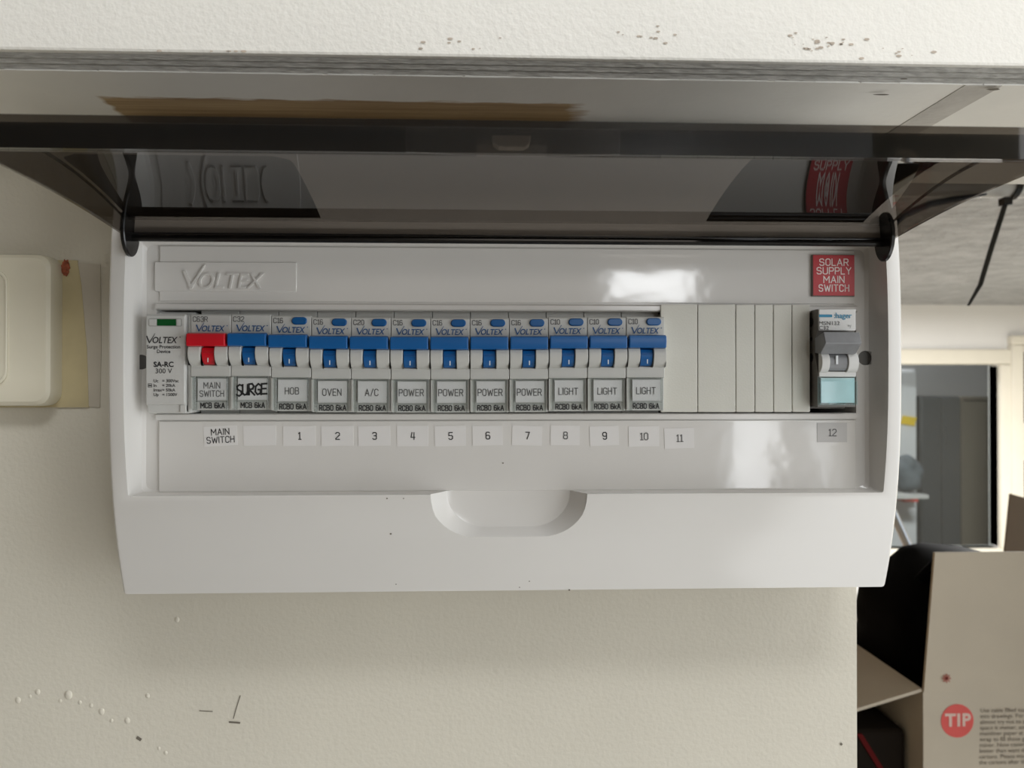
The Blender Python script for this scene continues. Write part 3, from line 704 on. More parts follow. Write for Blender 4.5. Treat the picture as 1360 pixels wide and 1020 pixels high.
# slot for the devices
sx0, sx1 = UX(208, 480, Y_FLOOR), UX(1137, 480, Y_FLOOR); sz1, sz0 = UZ(680, 413.5, Y_FLOOR), UZ(680, 549, Y_FLOOR)
cut2 = bmesh.new(); box(cut2, sx0, sx1, -.07, -.006, sz0, sz1)
# finger scoop below the recess
hx0, hx1 = UX(570, 660, -.0595), UX(782, 660, -.0595); hz0 = UZ(680, 720.5, -.057); hcx = (hx0 + hx1) / 2; hw = (hx1 - hx0) / 2; hh = z_rb - hz0
def scoop(s, y, dz, inset):
    pts = [(hcx - hw + inset, z_rb + .004), ]
    for k in range(0, 11):
        a = PI / 2 * k / 10
        pts.append((hcx - hw + inset + (hw * .50) * (1 - math.cos(a)), z_rb - (hh - dz) * math.sin(a)))
    for k in range(10, -1, -1):
        a = PI / 2 * k / 10
        pts.append((hcx + hw - inset - (hw * .50) * (1 - math.cos(a)), z_rb - (hh - dz) * math.sin(a)))
    pts.append((hcx + hw - inset, z_rb + .004))
    return [(x, y, z) for x, z in pts]
cut3 = bmesh.new(); loft(cut3, [scoop(1, -.08, -.0012, -.0008), scoop(1, -.0565, .0006, .0006), scoop(1, -.0515, .0042, .0050), scoop(1, -.0495, .0058, .0074), scoop(1, -.0488, .0085, .0105)])
# two screw holes
cuts = [cut1, cut2, cut3]
for (px, py) in ((188, 481), (1149, 475.5)):
    c = U(px, py, Y_FLOOR); cc = bmesh.new(); tube(cc, [(c.x, Y_FLOOR - .0024, c.z), (c.x, Y_FLOOR + .002, c.z)], .0034, 24); cuts.append(cc)
hb = boolean(bm, cuts)
housing = obj('housing', hb, 'board_white', BD, angle=18)
for (px, py) in ((188, 481), (1149, 475.5)):
    c = U(px, py, Y_FLOOR); bm = bmesh.new(); tube(bm, [(c.x, Y_FLOOR + .0004, c.z), (c.x, Y_FLOOR + .0019, c.z)], .0033, 24)
    s_ = obj('screw_cap', bm, 'hole_grey', BD)
# dark back of the slot and rail
bm = bmesh.new(); box(bm, sx0 + .0003, sx1 - .0003, -.0085, -.0062, sz0 + .0003, sz1 - .0003); obj('slot_back', bm, 'dark_inside', BD)
bm = bmesh.new(); box(bm, sx0 + .001, sx1 - .001, -.0105, -.0086, .001, .024, .0004); obj('mounting_rail', bm, 'alu', BD)
# upper ledge, lower ledge
bm = bmesh.new(); zl1, zl0 = UZ(680, 403, Y_FLOOR), UZ(680, 413.3, Y_FLOOR)
prism(bm, [(Y_FLOOR + .0005, zl0), (Y_FLOOR - .0014, zl0), (Y_FLOOR - .0019, zl0 + .0005), (Y_FLOOR - .0019, zl1 - .0012), (Y_FLOOR + .0005, zl1)], sx0, sx1, 'X'); obj('upper_ledge', bm, 'board_white', BD)
bm = bmesh.new(); zl1, zl0 = UZ(680, 549.3, Y_FLOOR), UZ(680, 557, Y_FLOOR)
prism(bm, [(Y_FLOOR + .0005, zl1), (Y_FLOOR - .0006, zl1), (Y_FLOOR - .0010, zl1 - .0004), (Y_FLOOR - .0010, zl0), (Y_FLOOR + .0005, zl0)], sx0, sx1, 'X'); obj('lower_ledge', bm, 'board_white', BD)
# label strip plate below the devices and header plate above
px_l, px_r = UX(211, 600, Y_FLOOR - .001), UX(1136, 600, Y_FLOOR - .001)
bm = bmesh.new(); box(bm, px_l, px_r, Y_FLOOR - .0012, Y_FLOOR + .0003, UZ(680, 651, Y_FLOOR), UZ(680, 558.5, Y_FLOOR), .0004); strip = obj('label_strip', bm, 'board_panel', BD)
bm = bmesh.new(); box(bm, px_l, px_r, Y_FLOOR - .0008, Y_FLOOR + .0003, UZ(680, 402, Y_FLOOR), UZ(680, 330, Y_FLOOR), .0003); head = obj('header_panel', bm, 'board_panel', BD)
YH = Y_FLOOR - .0008
a, b = U(206, 387, YH), U(394, 349, YH)
bm = bmesh.new(); box(bm, a.x, b.x, YH - .0005, YH + .0002, a.z, b.z, .00025); npl = obj('nameplate', bm, 'board_panel', head)
bm = bmesh.new(); c = U(300, 373, YH); logo(bm, c.x, c.z, UX(354, 372, YH) - UX(246, 372, YH), YH - .0012, False, YH - .0002); obj('embossed_logo', bm, 'board_white', head)

# smoked lid, swung up
LH_Y = -0.0600
lzf = UZ(680, 160.5, -.1665); lyf = -.1665
lzr = UZ(680, 297, LH_Y)
lx0, lx1 = UX(171, 322, LH_Y), UX(1176, 322, LH_Y)
def lidz(s): return lzr + (lzf - lzr) * s + .0060 * math.sin(PI * s) ** .9
def lidy(s): return LH_Y + (lyf - LH_Y) * s
N = 26; tk = .0018
top = [(lidy(k / N), lidz(k / N)) for k in range(N + 1)]
LID = None
bm = bmesh.new()
lipz = UZ(680, 204.5, lyf)
zfl = UZ(680, 321, LH_Y)
# closed section: rear flange, curved face, front lip
outer = [(LH_Y + .0012, zfl), (LH_Y + .0012, lzr + .0004)] + top[1:-1] + [(lyf - .0006, lzf - .0001), (lyf - .0006, lipz)]
inner = [(lyf + tk - .0006, lipz), (lyf + tk - .0004, lzf - tk)] + [(y, z - tk) for y, z in top[1:-1]][::-1] + [(LH_Y - tk + .0012, lzr - .0014), (LH_Y - tk + .0012, zfl)]
prism(bm, outer + inner, lx0, lx1, 'X')
LID = obj('lid', bm, 'smoked', BD, angle=40); LID['label'] = 'smoked transparent lid swung up'
bm = bmesh.new(); box(bm, lx0 + .0025, lx1 - .0025, LH_Y + .0016, LH_Y + .0034, zfl + .0004, lzr - .0006, .0003); obj('flange_darkener', bm, 'smoked', LID)  # second smoked slab added to darken the hinge band
lcx = UX(680, 180, lyf)
for x0_, x1_ in ((lx0 + .0005, lcx - .011), (lcx + .011, lx1 - .0005)):
    bm = bmesh.new(); box(bm, x0_, x1_, lyf + tk + .0002, lyf + 2 * tk, lipz + .0001, lzf - tk - .0004, .0003); obj('lip_darkener', bm, 'smoked', LID)  # inner smoked slab added so the lip reads darker
for x0_, x1_ in ((lx0 - tk, lx0 - .00005), (lx1 + .00005, lx1 + tk)):
    bm = bmesh.new()
    pr = [(LH_Y + .001, lzr + .0003)] + top[1:-1] + [(lyf - .0004, lzf - .0003), (lyf - .0006, lipz)]
    low = [(lyf + (LH_Y - lyf) * k / 10, lipz + (zfl + .001 - lipz) * (k / 10) ** 1.0 + .0018 * math.sin(PI * k / 10)) for k in range(1, 11)]
    prism(bm, pr + low, x0_, x1_, 'X', .0003, 1); obj('cheek', bm, 'smoked', LID, angle=40)
bm = bmesh.new(); tube(bm, [(lx0, LH_Y - .0012, zfl), (lx1, LH_Y - .0012, zfl)], .0013, 10); obj('hinge_rod', bm, 'black_plastic', LID)
bm = bmesh.new(); box(bm, lx0, lx1, LH_Y - .0022, LH_Y + .0018, zfl + .0016, zfl + .0026, .0003); obj('hinge_rib', bm, 'black_plastic', LID)
for x0_, x1_ in ((lx0 + .0002, lx0 + .0022), (lx1 - .0022, lx1 - .0002)):
    zc = UZ(180, 308, LH_Y); bm = bmesh.new()
    prism(bm, [(LH_Y - .0015 + .0078 * math.cos(2 * PI * k / 28), zc + .0112 * math.sin(2 * PI * k / 28)) for k in range(28)], x0_, x1_, 'X', .0004, 1); obj('hinge_ear', bm, 'black_plastic', LID)
# latch and thickened finger tab in the lip
bm = bmesh.new(); xa, xb = UX(540, 180, lyf), UX(822, 180, lyf)
pts = []
for k in range(17):
    u = k / 16; pts.append((xa + (xb - xa) * u, lipz - .0009 * math.sin(PI * u) - .0002))
prism(bm, [(xa, lzf - .0026)] + pts + [(xb, lzf - .0026)], lyf - .0018, lyf - .00105, 'Y'); obj('finger_tab', bm, 'smoked_thin', LID)
lcx = UX(680, 180, lyf)
bm = bmesh.new(); prism(bm, [(lcx - .0062, lzf - .003), (lcx - .0058, lzf - .0056), (lcx - .004, lzf - .0068), (lcx + .004, lzf - .0068), (lcx + .0058, lzf - .0056), (lcx + .0062, lzf - .003)], lyf + .0040, lyf + .0085, 'Y', .0006); lat = obj('latch', bm, 'latch_grey', LID)
for s in (-1, 1):
    bm = bmesh.new(); box(bm, lcx + s * .0075 - .0012, lcx + s * .0075 + .0012, lyf + .0040, lyf + .0082, lzf - .0046, lzf - .0022, .0005); obj('latch_catch', bm, 'cover_edge', lat)
# paper stickers stuck on top of the lid
def lid_sticker(x0, x1, s0, s1, rad):
    bm = bmesh.new(); ns, nx = 16, 16; g = []
    for i in range(ns + 1):
        s = s0 + (s1 - s0) * i / ns; row = []
        dd = min((s1 - s) * .106, .1)
        for j in range(nx + 1):
            e = 0 if dd >= rad else rad - math.sqrt(max(0, rad * rad - (rad - dd) ** 2))
            row.append((x0 + e + (x1 - x0 - 2 * e) * j / nx, lidy(s), lidz(s)))
        g.append(row)
    va = [[bm.verts.new((x, y, z + .00012)) for x, y, z in r] for r in g]; vb = [[bm.verts.new((x, y, z + .0003)) for x, y, z in r] for r in g]
    for i in range(ns):
        for j in range(nx):
            bm.faces.new((va[i][j], va[i][j + 1], va[i + 1][j + 1], va[i + 1][j])); bm.faces.new((vb[i][j], vb[i + 1][j], vb[i + 1][j + 1], vb[i][j + 1]))
    obj('lid_sticker', bm, 'lid_sticker', LID)
lid_sticker(lx0 + .001, UX(428, 300, LH_Y), .03, .56, .006)
lid_sticker(UX(935, 295, LH_Y), lx1 - .012, .03, .86, .006)

# ------------------------------------------------------------------ devices on the rail
XA, XB = UX(253, 480, Y_FACE), UX(883, 480, Y_FACE); PITCH = (XB - XA) / 12; HWID = PITCH / 2 - .00013
ZT, ZB = UZ(560, 420.5, Y_FACE), UZ(560, 547.5, Y_FACE)
def zf(py, Y=Y_FACE): return UZ(560, py, Y)
# local frame of a breaker: x from its middle, y from its face (towards the wall +), z absolute height
def breaker_body():
    bm = bmesh.new()
    zc1, zc0 = zf(461), zf(488)
    prism(bm, [(.044, ZB - .004), (.044, ZT + .004), (.0125, ZT + .004), (.0125, ZT + .0004), (.0102, ZT), (.0006, ZT), (0, ZT - .0006), (0, zc1 + .007), (.001, zc1 + .003), (.003, zc1), (.003, zc0 + .002), (0, zc0), (0, zf(502)), (.0016, zf(503)), (.0016, ZB + .0004), (.0125, ZB), (.0125, ZB - .004)], -HWID, HWID, 'X', .00025, 1)
    # the two rounded shoulders either side of the toggle stem
    for s in (-1, 1):
        xa, xb = (-HWID + .0001, -.0032) if s < 0 else (.0029, HWID - .0001)
        p = [(.004, zc0 - .0002), (0, zc0 - .0002)]
        for k in range(11):
            a = PI * (.02 + .62 * k / 10); r = .0060
            p.append((.0015 - r * math.sin(a), zc0 + .0056 - r * math.cos(a)))
        p.append((.004, zc1 + .004))
        prism(bm, p, xa, xb, 'X', .00025, 1)
    box(bm, -HWID * .97, -HWID * .25, -.0002, .0004, zf(492.5), zf(491.5))
    return mesh_of(bm, 'body', 'grey_body')
def breaker_toggle(red):
    bm = bmesh.new()
    yb = -.0062; z1, z0 = zf(444.5, Y_FACE + yb), zf(462.5, Y_FACE + yb)
    prism(bm, [(.001, z1 - .0012), (-.0045, z1), (-.0062, z1 - .0006), (-.0066, (z1 + z0) / 2), (-.0062, z0 + .0003), (-.0050, z0), (.001, z0 + .001)], -HWID + .0002, HWID - .0005, 'X', .0004, 2)
    zs = zf(487.5)
    p = [(.002, zs + .0002)]
    for k in range(10):
        a = PI * (.10 + .58 * k / 9); r = .0049; p.append((.0015 - r * math.sin(a), zs + .0050 - r * math.cos(a)))
    p.append((.002, z0 + .001))
    prism(bm, p, -.0030, .0027, 'X', .0003, 1)
    box(bm, -.0030, .0027, -.0040, -.0033, zf(472.3), zf(471.3), .0002, 1)
    return mesh_of(bm, 'toggle', 'toggle_red' if red else 'toggle_blue')
def toggle_mark():
    bm = bmesh.new(); c = zf(480, Y_FACE - .004)
    ribbon(bm, [(.0001, c - .0010), (.0001, c + .0006)], .00045, -.00375); return mesh_of(bm, 'toggle_mark', 'print_white')
def test_button():
    bm = bmesh.new(); c = zf(427.3); w_ = .0034; h_ = .0017
    loft(bm, [[(x + .0037, y, z + c) for x, z in rrect(-w_ + i, w_ - i, -h_ + i, h_ - i, h_ - i - .00001)] for y, i in ((.001, 0), (-.0006, 0), (-.0010, .0004))]); return mesh_of(bm, 'test_button', 'button_blue')
CX0, CX1 = -.0073, .0079
def cover():
    bm = bmesh.new(); box(bm, CX0 + .0010, CX1 - .0004, -.0011, -.0006, ZB + .0008, zf(502.5) - .0004); return mesh_of(bm, 'label_cover', 'clear_cover')
def cover_frame():
    bm = bmesh.new(); z1, z0 = zf(502), ZB + .0002
    box(bm, CX0, CX0 + .0011, -.0013, .0014, z0, z1, .0002, 1); box(bm, CX1 - .0007, CX1, -.0013, .0014, z0, z1, .0002, 1)
    box(bm, CX0 + .0012, CX1 - .0008, -.0013, .0014, z1 - .0007, z1, .0002, 1)
    box(bm, CX0 + .0012, CX1 - .0008, -.0010, .0005, zf(535.6), zf(534.6))
    return mesh_of(bm, 'cover_frame', 'cover_edge')
def rails():
    bm = bmesh.new()
    box(bm, -HWID + .0001, -HWID + .0007, -.0004, .0016, ZB + .0008, zf(503)); return mesh_of(bm, 'side_guide', 'grey_body')
def card():
    bm = bmesh.new(); box(bm, CX0 + .0014, CX1 - .0009, .0006, .0013, zf(533.4), zf(505)); return mesh_of(bm, 'label_card', 'paper')
def print_of(fn, m, name):
    bm = bmesh.new(); fn(bm); return mesh_of(bm, name, m)
MB_, MTR, MTB, MK, MBT, MC, MCF, MCD, MSG = breaker_body(), breaker_toggle(True), breaker_toggle(False), toggle_mark(), test_button(), cover(), cover_frame(), card(), rails()
MLOGO = print_of(lambda b: logo(b, .0006, zf(439), .0137, -.0002), 'print_blue', 'logo_print')
cache = {}
def cached(key, fn, m, name):
    if key not in cache: cache[key] = print_of(fn, m, name)
    return cache[key]
def surge(b):
    c = zf(519.5)
    S_ = [[(.5, .95), (.28, 1.03), (.05, .85), (.1, .6), (.42, .42), (.48, .15), (.25, -.02), (0, .1)]]
    U_ = [[(0, .95), (.0, .2), (.15, 0), (.35, .05), (.45, .3), (.46, .95)], [(.46, .5), (.5, .02)]]
    R_ = [[(.02, 0), (0, .98), (.3, 1.02), (.45, .8), (.35, .55), (.03, .48), (.52, -.02)]]
    G_ = [[(.5, .85), (.3, 1.0), (.05, .75), (.02, .25), (.22, 0), (.48, .12), (.5, .45), (.28, .46)], [(.5, .45), (.55, .0)]]
    E_ = [[(.48, .98), (.02, .95), (0, .02), (.5, .04)], [(.02, .5), (.42, .52)]]
    x = -.0065; h = .0048
    for gl, dz in ((S_, -.1), (U_, -.02), (R_, 0), (G_, 0.02), (E_, .06)):
        for pl in gl: ribbon(b, [(x + px * h, c + (pz - .5 + dz) * h) for px, pz in pl], .00078, .0004)
        x += .00275
SPECS = [('MAIN SWITCH', 'C63R', 'MCB 6kA', 'grey breaker with red toggle labelled MAIN SWITCH'),
         ('SURGE', 'C32', 'MCB 6kA', 'blue toggle breaker with handwritten SURGE label'),
         ('HOB', 'C16', 'RCBO 6kA', 'blue toggle breaker labelled HOB'),
         ('OVEN', 'C16', 'RCBO 6kA', 'blue toggle breaker labelled OVEN'),
         ('A/C', 'C20', 'RCBO 6kA', 'blue toggle breaker labelled A/C, rated C20'),
         ('POWER', 'C16', 'RCBO 6kA', 'blue toggle POWER breaker beside the A/C breaker'),
         ('POWER', 'C16', 'RCBO 6kA', 'blue toggle POWER breaker above the sticker marked five, second after A/C'),
         ('POWER', 'C16', 'RCBO 6kA', 'blue toggle POWER breaker above the sticker marked six, second before LIGHT'),
         ('POWER', 'C16', 'RCBO 6kA', 'blue toggle POWER breaker next to the LIGHT breakers'),
         ('LIGHT', 'C10', 'RCBO 6kA', 'blue toggle LIGHT breaker next to the POWER breakers'),
         ('LIGHT', 'C10', 'RCBO 6kA', 'blue toggle LIGHT breaker between the other two LIGHT breakers'),
         ('LIGHT', 'C10', 'RCBO 6kA', 'blue toggle LIGHT breaker against the cream blanking plates')]
DZ = [.0007, .0008, .0002, -.0004, -.0005, -.0006, -.0006, -.0005, -.0004, 0, .0001, .0003]
for i, (nm, rate, typ, lab) in enumerate(SPECS):
    t = thing('circuit_breaker', lab, 'circuit breaker', (XA + PITCH * (i + .5), Y_FACE, DZ[i]), 'circuit breakers in a row on the rail')
    link('body', MB_, t)
    tg = link('toggle', MTR if i == 0 else MTB, t); tag(tg, 'red T-shaped toggle' if i == 0 else 'blue T-shaped toggle')
    link('toggle_mark', MK, tg)
    if i > 1: link('test_button', MBT, t)
    link('label_cover', MC, t); link('cover_frame', MCF, t); link('side_guide', MSG, t)
    cdo = link('label_card', MCD, t)
    if nm == 'SURGE': me = cached(nm, surge, 'print_black', 'card_print')
    elif nm == 'MAIN SWITCH': me = cached(nm, lambda b: (strokes(b, 'MAIN', .0004, zf(514), .0026, .12, 1.0, .27, .0004), strokes(b, 'SWITCH', .0004, zf(524.8), .0026, .12, .92, .24, .0004)), 'print_grey', 'card_print')
    else: me = cached(nm, lambda b, s=nm: strokes(b, s, .0003, zf(519.8), .0029, .12, .95, .24, .0004), 'print_grey', 'card_print')
    link('card_print', me, cdo)
    link('logo_print', MLOGO, t)
    link('rating_print', cached(rate, lambda b, s=rate: strokes(b, s, -.0077, zf(427), .0021, .15, 1.1, .24, -.0002, 'L'), 'print_grey', 'rating_print'), t)
    link('type_print', cached(typ, lambda b, s=typ: strokes(b, s, .0005, zf(540.4), .00225, .18, .92, .23, .0012, 'C', .20), 'print_black', 'type_print'), t)

# surge protection device
YS = -.0575
sxa, sxb = UX(193.5, 480, YS), UX(246, 480, YS); zst, zsb = UZ(220, 417, YS), UZ(220, 549.5, YS)
spd = thing('surge_protector', 'pale grey surge protection module with green status window', 'surge protector', ((sxa + sxb) / 2, -.012, zsb))
bm = bmesh.new(); prism(bm, [(-.012, zsb - .002), (-.012, zst + .002), (-.045, zst + .002), (-.045, zst), (YS + .0008, zst), (YS, zst - .0010), (YS, zsb + .0042), (YS + .0015, zsb + .0038), (YS + .0015, zsb + .0008), (YS + .0035, zsb), (-.045, zsb), (-.045, zsb - .002)], sxa, sxb, 'X', .0005, 2); obj('body', bm, 'spd_grey', spd)
bm = bmesh.new(); box(bm, sxb - .0026, sxb, YS + .0008, YS + .006, zsb + .0003, zsb + .0040, .0003); obj('release_clip', bm, 'spd_grey', spd)
bm = bmesh.new(); box(bm, sxb + .0002, XA - .0002, Y_FACE + .0012, -.012, zsb + .0004, zst - .0003, .0003); obj('socket_base', bm, 'spd_grey', spd)
a, b = U(198.5, 432.5, YS), U(241, 424, YS)
bm = bmesh.new()
for r in ((a.x, b.x, b.z, b.z + .0003), (a.x, b.x, a.z - .0003, a.z), (a.x - .0003, a.x, a.z, b.z), (b.x, b.x + .0003, a.z, b.z)): box(bm, r[0], r[1], YS - .0002, YS + .0002, r[2], r[3])
obj('window_frame', bm, 'grey_body_dark', spd)
bm = bmesh.new(); box(bm, UX(209, 428, YS), UX(234, 428, YS), YS - .00035, YS + .0002, a.z, b.z); obj('status_window', bm, 'window_green', spd)['label'] = 'green status window'
bm = bmesh.new(); box(bm, a.x, UX(208.6, 428, YS), YS - .0003, YS + .0002, a.z, b.z, .0001); box(bm, UX(235, 428, YS), b.x - .0002, YS - .0003, YS + .0002, a.z, b.z, .0001); obj('window_slider', bm, 'spd_grey', spd)
yp = YS - .0002
bm = bmesh.new(); c = U(217.5, 451.5, YS); logo(bm, c.x, c.z, UX(240, 451, YS) - UX(195, 451, YS), yp); obj('logo_print', bm, 'print_black', spd)
bm = bmesh.new()
for s, px, py, sz, bo, al in (('Surge Protection', 217.5, 460.8, .00215, .012, 'CENTER'), ('Device', 217.5, 467, .00215, .012, 'CENTER'), ('SA-RC', 217.5, 484.3, .0032, .03, 'CENTER'), ('300 V', 217.5, 493, .0031, 0, 'CENTER')):
    c = U(px, py, YS); bfont(bm, s, c.x, c.z, sz, yp, bold=bo, align=al)
obj('device_print', bm, 'print_black', spd)
bm = bmesh.new()
for k, (s1, s2) in enumerate((('Uc', '= 300Vac'), ('In', '= 20kA'), ('Imax', '= 50kA'), ('Up', '= 1500V'))):
    c = U(204, 506 + k * 6.1, YS); bfont(bm, s1, c.x, c.z, .0019, yp, bold=.012, align='LEFT'); c = U(215.5, 506 + k * 6.1, YS); bfont(bm, s2, c.x, c.z, .0019, yp, bold=.012, align='LEFT')
c = U(199.5, 512, YS)
for q in (.00075,):
    ribbon(bm, [(c.x - q, c.z - q), (c.x + q, c.z - q), (c.x + q, c.z + q), (c.x - q, c.z + q), (c.x - q, c.z - q)], .0002, yp); ribbon(bm, [(c.x - q * .5, c.z), (c.x + q * .5, c.z)], .0005, yp)
obj('rating_table', bm, 'print_black', spd)

# blanking plates
bb = [877, 926.5, 977, 1002.3, 1027, 1051.8, 1076]
LB = ['wide cream blanking plate against the end LIGHT breaker', 'wide cream blanking plate next to the narrow blanking plates', 'narrow cream blanking plate next to the wide blanking plates', 'narrow cream blanking plate, second from the wide ones', 'narrow cream blanking plate, second from the grey solar switch', 'narrow cream blanking plate right beside the grey solar switch']
zb1, zb0 = UZ(980, 405.5, Y_BLANK), UZ(980, 547, Y_BLANK)
for k in range(6):
    x0, x1 = UX(bb[k], 480, Y_BLANK - .003), UX(bb[k + 1], 480, Y_BLANK - .003)
    t = thing('blanking_plate', LB[k], 'blanking plate', ((x0 + x1) / 2, -.020, zb0), 'blanking plates filling the empty slot')
    bm = bmesh.new(); box(bm, x0 + .00012, x1 - .00012, Y_BLANK - .0032, Y_BLANK - .0022, zb0, zb1, .00035)
    obj('face', bm, 'cream_blank', t)
    bm = bmesh.new(); box(bm, x0 + .0006, x1 - .0006, Y_BLANK - .0023, -.020, zb0 + .003, sz1 - .001); obj('clip', bm, 'cream_blank', t)

# solar supply main switch (grey toggle)
YG = -.0575
gx0, gx1 = UX(1087, 480, YG), UX(1137, 480, YG); gzt, gzb = UZ(1110, 410.5, YG), UZ(1110, 540.5, YG)
def gz(py, Y=YG): return UZ(1110, py, Y)
hg = thing('solar_main_switch', 'white and grey solar switch with dark grey toggle and pale blue window', 'switch', ((gx0 + gx1) / 2, -.012, gzb))
bm = bmesh.new(); prism(bm, [(-.012, gzb - .001), (-.012, gzt + .001), (-.046, gzt + .001), (-.046, gzt), (YG + .0010, gzt), (YG + .0010, gz(438)), (YG + .004, gz(452)), (YG + .004, gz(466)), (YG + .0010, gz(494)), (YG + .0010, gzb), (-.046, gzb), (-.046, gzb - .001)], gx0, gx1, 'X'); obj('core', bm, 'hager_side', hg)
bm = bmesh.new(); p = [(YG + .001, gz(494.5))]
for k in range(9):
    a = PI * (.15 + .6 * k / 8); p.append((YG + .0018 - .0048 * math.sin(a), gz(481) - .0052 * math.cos(a)))
p.append((YG + .001, gz(463)))
gw = gx1 - gx0; gm = (gx0 + gx1) / 2
for r in ((gx0 + .0004, gm - .0046), (gm + .0040, gx1)): 
    prism(bm, p, r[0], r[1], 'X', .0002, 1)
box(bm, gx0 + .0003, gx1, YG, YG + .0012, gz(439), gzt, .0003); box(bm, gx0 + .0003, gx1, YG, YG + .0012, gz(500.5), gz(493.5), .0003)
obj('front_cover', bm, 'hager_body', hg)
bm = bmesh.new()
yt = YG - .0068
z1, zm, z0 = UZ(1115, 441, yt), UZ(1115, 455, yt - .0012), UZ(1115, 470, YG - .0025)
x0, x1 = UX(1094.5, 455, yt), UX(1143, 455, yt)
prism(bm, [(YG + .003, z1 - .002), (yt + .0008, z1), (yt - .0012, zm), (yt - .0009, zm - .0006), (YG - .0026, z0), (YG + .003, z0 + .0006)], x0, x1, 'X', .0003, 1)
p = [(YG + .001, gz(489))]
for k in range(9):
    a = PI * (.15 + .55 * k / 8); p.append((YG + .0018 - .0042 * math.sin(a), gz(481) - .0044 * math.cos(a)))
p.append((YG + .001, gz(466)))
prism(bm, p, gm - .0045, gm + .0039, 'X', .0002, 1)
tg = obj('toggle', bm, 'hager_toggle', hg); tg['label'] = 'dark grey toggle'
bm = bmesh.new(); c = U(1112, 478, YG - .003); box(bm, c.x - .0006, c.x + .0006, YG - .0028, YG - .0022, c.z - .002, c.z + .002, .0002); obj('toggle_mark', bm, 'print_white', tg)
bm = bmesh.new(); x0, x1 = UX(1091, 520, YG), UX(1135, 520, YG); box(bm, x0, x1, YG + .0002, YG + .0012, gz(535), gz(502)); obj('insert_card', bm, 'insert_blue', hg)
bm = bmesh.new(); box(bm, gx0 + .0003, gx1, YG - .0016, YG - .0008, gzb + .0010, gz(506), .0002); box(bm, gx0 + .0003, gx0 + .0010, YG - .0008, YG + .0008, gzb + .001, gz(500.8)); box(bm, gx1 - .0010, gx1, YG - .0008, YG + .0008, gzb + .001, gz(500.8))
prism(bm, [(YG - .0016, gz(506.5)), (YG - .0008, gz(506.5)), (YG + .0010, gz(500.8)), (YG + .0002, gz(500.8))], gx0 + .0011, gx1 - .0011, 'X'); obj('window_cover', bm, 'cyan_cover', hg)
bm = bmesh.new(); box(bm, UX(1098, 536, YG), UX(1121, 536, YG), YG - .0022, YG - .0013, gz(537.5), gz(533.5), .0002); obj('window_tab', bm, 'cyan_cover', hg)
yp = YG - .0002
bm = bmesh.new(); a, b = U(1087.5, 421.3, YG), U(1105, 417.8, YG); bm.faces.new([bm.verts.new((x, yp, z)) for x, z in ((a.x, a.z), (b.x, a.z), (b.x, b.z), (a.x, b.z))])
c = U(1119.2, 419.5, YG); bfont(bm, ':hager', c.x, c.z, .0034, yp, bold=.012); obj('logo_print', bm, 'hager_cyan', hg)
bm = bmesh.new(); c = U(1087.3, 429.5, YG); bfont(bm, 'MSN132', c.x, c.z, .0025, yp, align='LEFT', xs=1.12); c = U(1087.3, 435.8, YG); bfont(bm, 'C32', c.x, c.z, .0025, yp, align='LEFT', xs=1.12)
c = U(1128, 434, YG); bfont(bm, '*/', c.x, c.z, .0022, yp); obj('rating_print', bm, 'print_grey', hg)
bm = bmesh.new()
for (py, r) in ((426, .0022), (449, .0009), (474, .0020)):
    c = gz(py); tube(bm, [(gx0 - .0002, YG + .0075, c), (gx0 + .0004, YG + .0075, c)], r, 16)
obj('side_hole', bm, 'dark_inside', hg)

# red engraved label
YL = YH - .0012
a, b = U(1079, 393.5, YL), U(1135, 338.5, YL)
rl = thing('engraved_label', 'red engraved plate reading SOLAR SUPPLY MAIN SWITCH', 'label', ((a.x + b.x) / 2, YH, a.z))
bm = bmesh.new(); box(bm, a.x, b.x, YL + .0002, YH, a.z, b.z); obj('backing', bm, 'label_edge', rl)
bm = bmesh.new(); box(bm, a.x + .0004, b.x - .0001, YL, YL + .0003, a.z + .0004, b.z - .0002); obj('face', bm, 'label_red', rl)
bm = bmesh.new()
for s, py in (('SOLAR', 348.3), ('SUPPLY', 359.7), ('MAIN', 371.2), ('SWITCH', 382.6)):
    c = U(1107.5, py, YL); strokes(bm, s, c.x, c.z, .0030, .15, 1.22 if s != 'SWITCH' else 1.05, .30, YL - .0001)
obj('lettering', bm, 'engraved', rl)

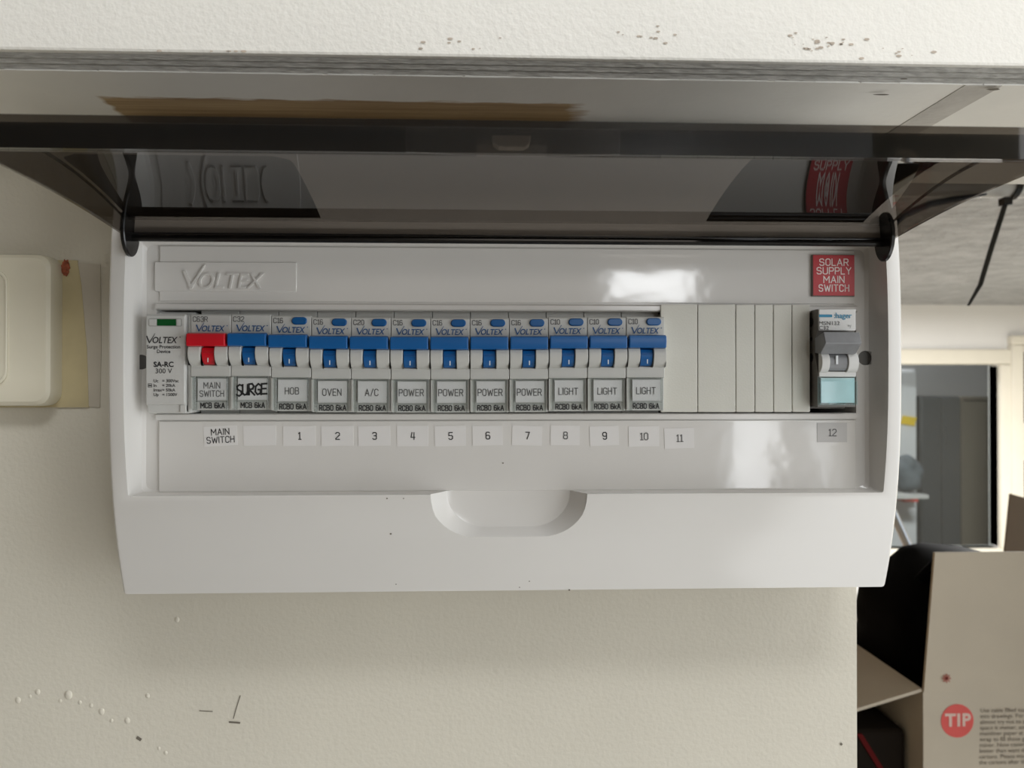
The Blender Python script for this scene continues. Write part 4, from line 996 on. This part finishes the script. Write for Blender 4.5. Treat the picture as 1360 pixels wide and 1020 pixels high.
# paper number stickers
YK = Y_FLOOR - .0012
NUMW = ['', 'one', 'two', 'three', 'four', 'five', 'six', 'seven', 'eight', 'nine', 'ten', 'eleven', 'twelve']
UNDER = ['', 'HOB breaker', 'OVEN breaker', 'A/C breaker', 'POWER breaker next to A/C', 'second POWER breaker after A/C', 'third POWER breaker after A/C', 'POWER breaker next to LIGHT', 'LIGHT breaker next to POWER', 'middle LIGHT breaker', 'last LIGHT breaker', 'wide blanking plates', 'solar switch']
ST = [('MAIN SWITCH', 293, 579, 43, 26, 3), ('', 345, 578.5, 42, 26, 1), ('1', 397.5, 579, 42, 26, 1), ('2', 448, 579, 42, 26, 1), ('3', 497, 579, 42, 26, 1), ('4', 548, 579, 41, 27, 0), ('5', 598, 579, 41, 27, 1), ('6', 647.5, 578.5, 40, 26, 1), ('7', 700, 578.5, 40, 26, -1.5), ('8', 750.5, 578.3, 39, 26, -.5), ('9', 802.5, 578.8, 39, 26, 2), ('10', 855, 579.6, 41, 27, 1), ('11', 902, 582, 40, 27, 1.5), ('12', 1105, 574.5, 41, 26, 0)]
for s, px, py, w_, h_, rot in ST:
    c = U(px, py, YK); k = (YK - CAM.y) / FPX; w2, h2 = w_ * k / 2, h_ * k / 2
    lab = 'blank white paper sticker between the MAIN SWITCH and 1 stickers' if s == '' else ('white paper sticker reading MAIN SWITCH under the breakers' if len(s) > 2 else 'white paper sticker reading %s below the %s' % (NUMW[int(s)], UNDER[int(s)]))
    if s == '12': lab = 'greyish paper sticker numbered 12 under the solar switch'
    t = thing('number_sticker', lab, 'sticker', (c.x, YK, c.z), 'paper stickers under the breakers')
    t.rotation_euler = (0, -math.radians(rot), 0)
    bm = bmesh.new(); box(bm, -w2, w2, -.00016, 0, -h2, h2); obj('paper', bm, 'paper_grey' if s == '12' else 'sticker_paper', t, world=False)
    bm = bmesh.new()
    if len(s) > 2:
        strokes(bm, 'MAIN', 0, .0019, .0027, .13, 1.1, .28, -.0003); strokes(bm, 'SWITCH', 0, -.0017, .0027, .13, 1.05, .26, -.0003)
    elif s: strokes(bm, s, .0002, 0, .0031, .14 if s != '12' else .12, 1.1, .26, -.0003)
    if s: obj('lettering', bm, 'print_black' if s not in ('12', '10', '11', '8') else 'print_grey', t, world=False)
    else: bm.free()
# specks of dirt on the board
bm = bmesh.new()
for (px, py, r) in ((756, 783.5, .0005), (519, 709, .0005), (514, 662, .0004), (536, 662, .0003), (703, 772, .0003), (690, 780, .0003), (668, 615, .0004), (526, 776, .0003)):
    Y = yfront(UZ(px, py, -.058)) - .0001 if py > 657 else Y_FLOOR - .0014
    c = U(px, py, Y); bm.faces.new([bm.verts.new((c.x + r * math.cos(q), Y - .00005, c.z + r * .8 * math.sin(q))) for q in [j * PI / 4 for j in range(8)]])
obj('dirt_speck', bm, 'grime', BD)['kind'] = 'stuff'
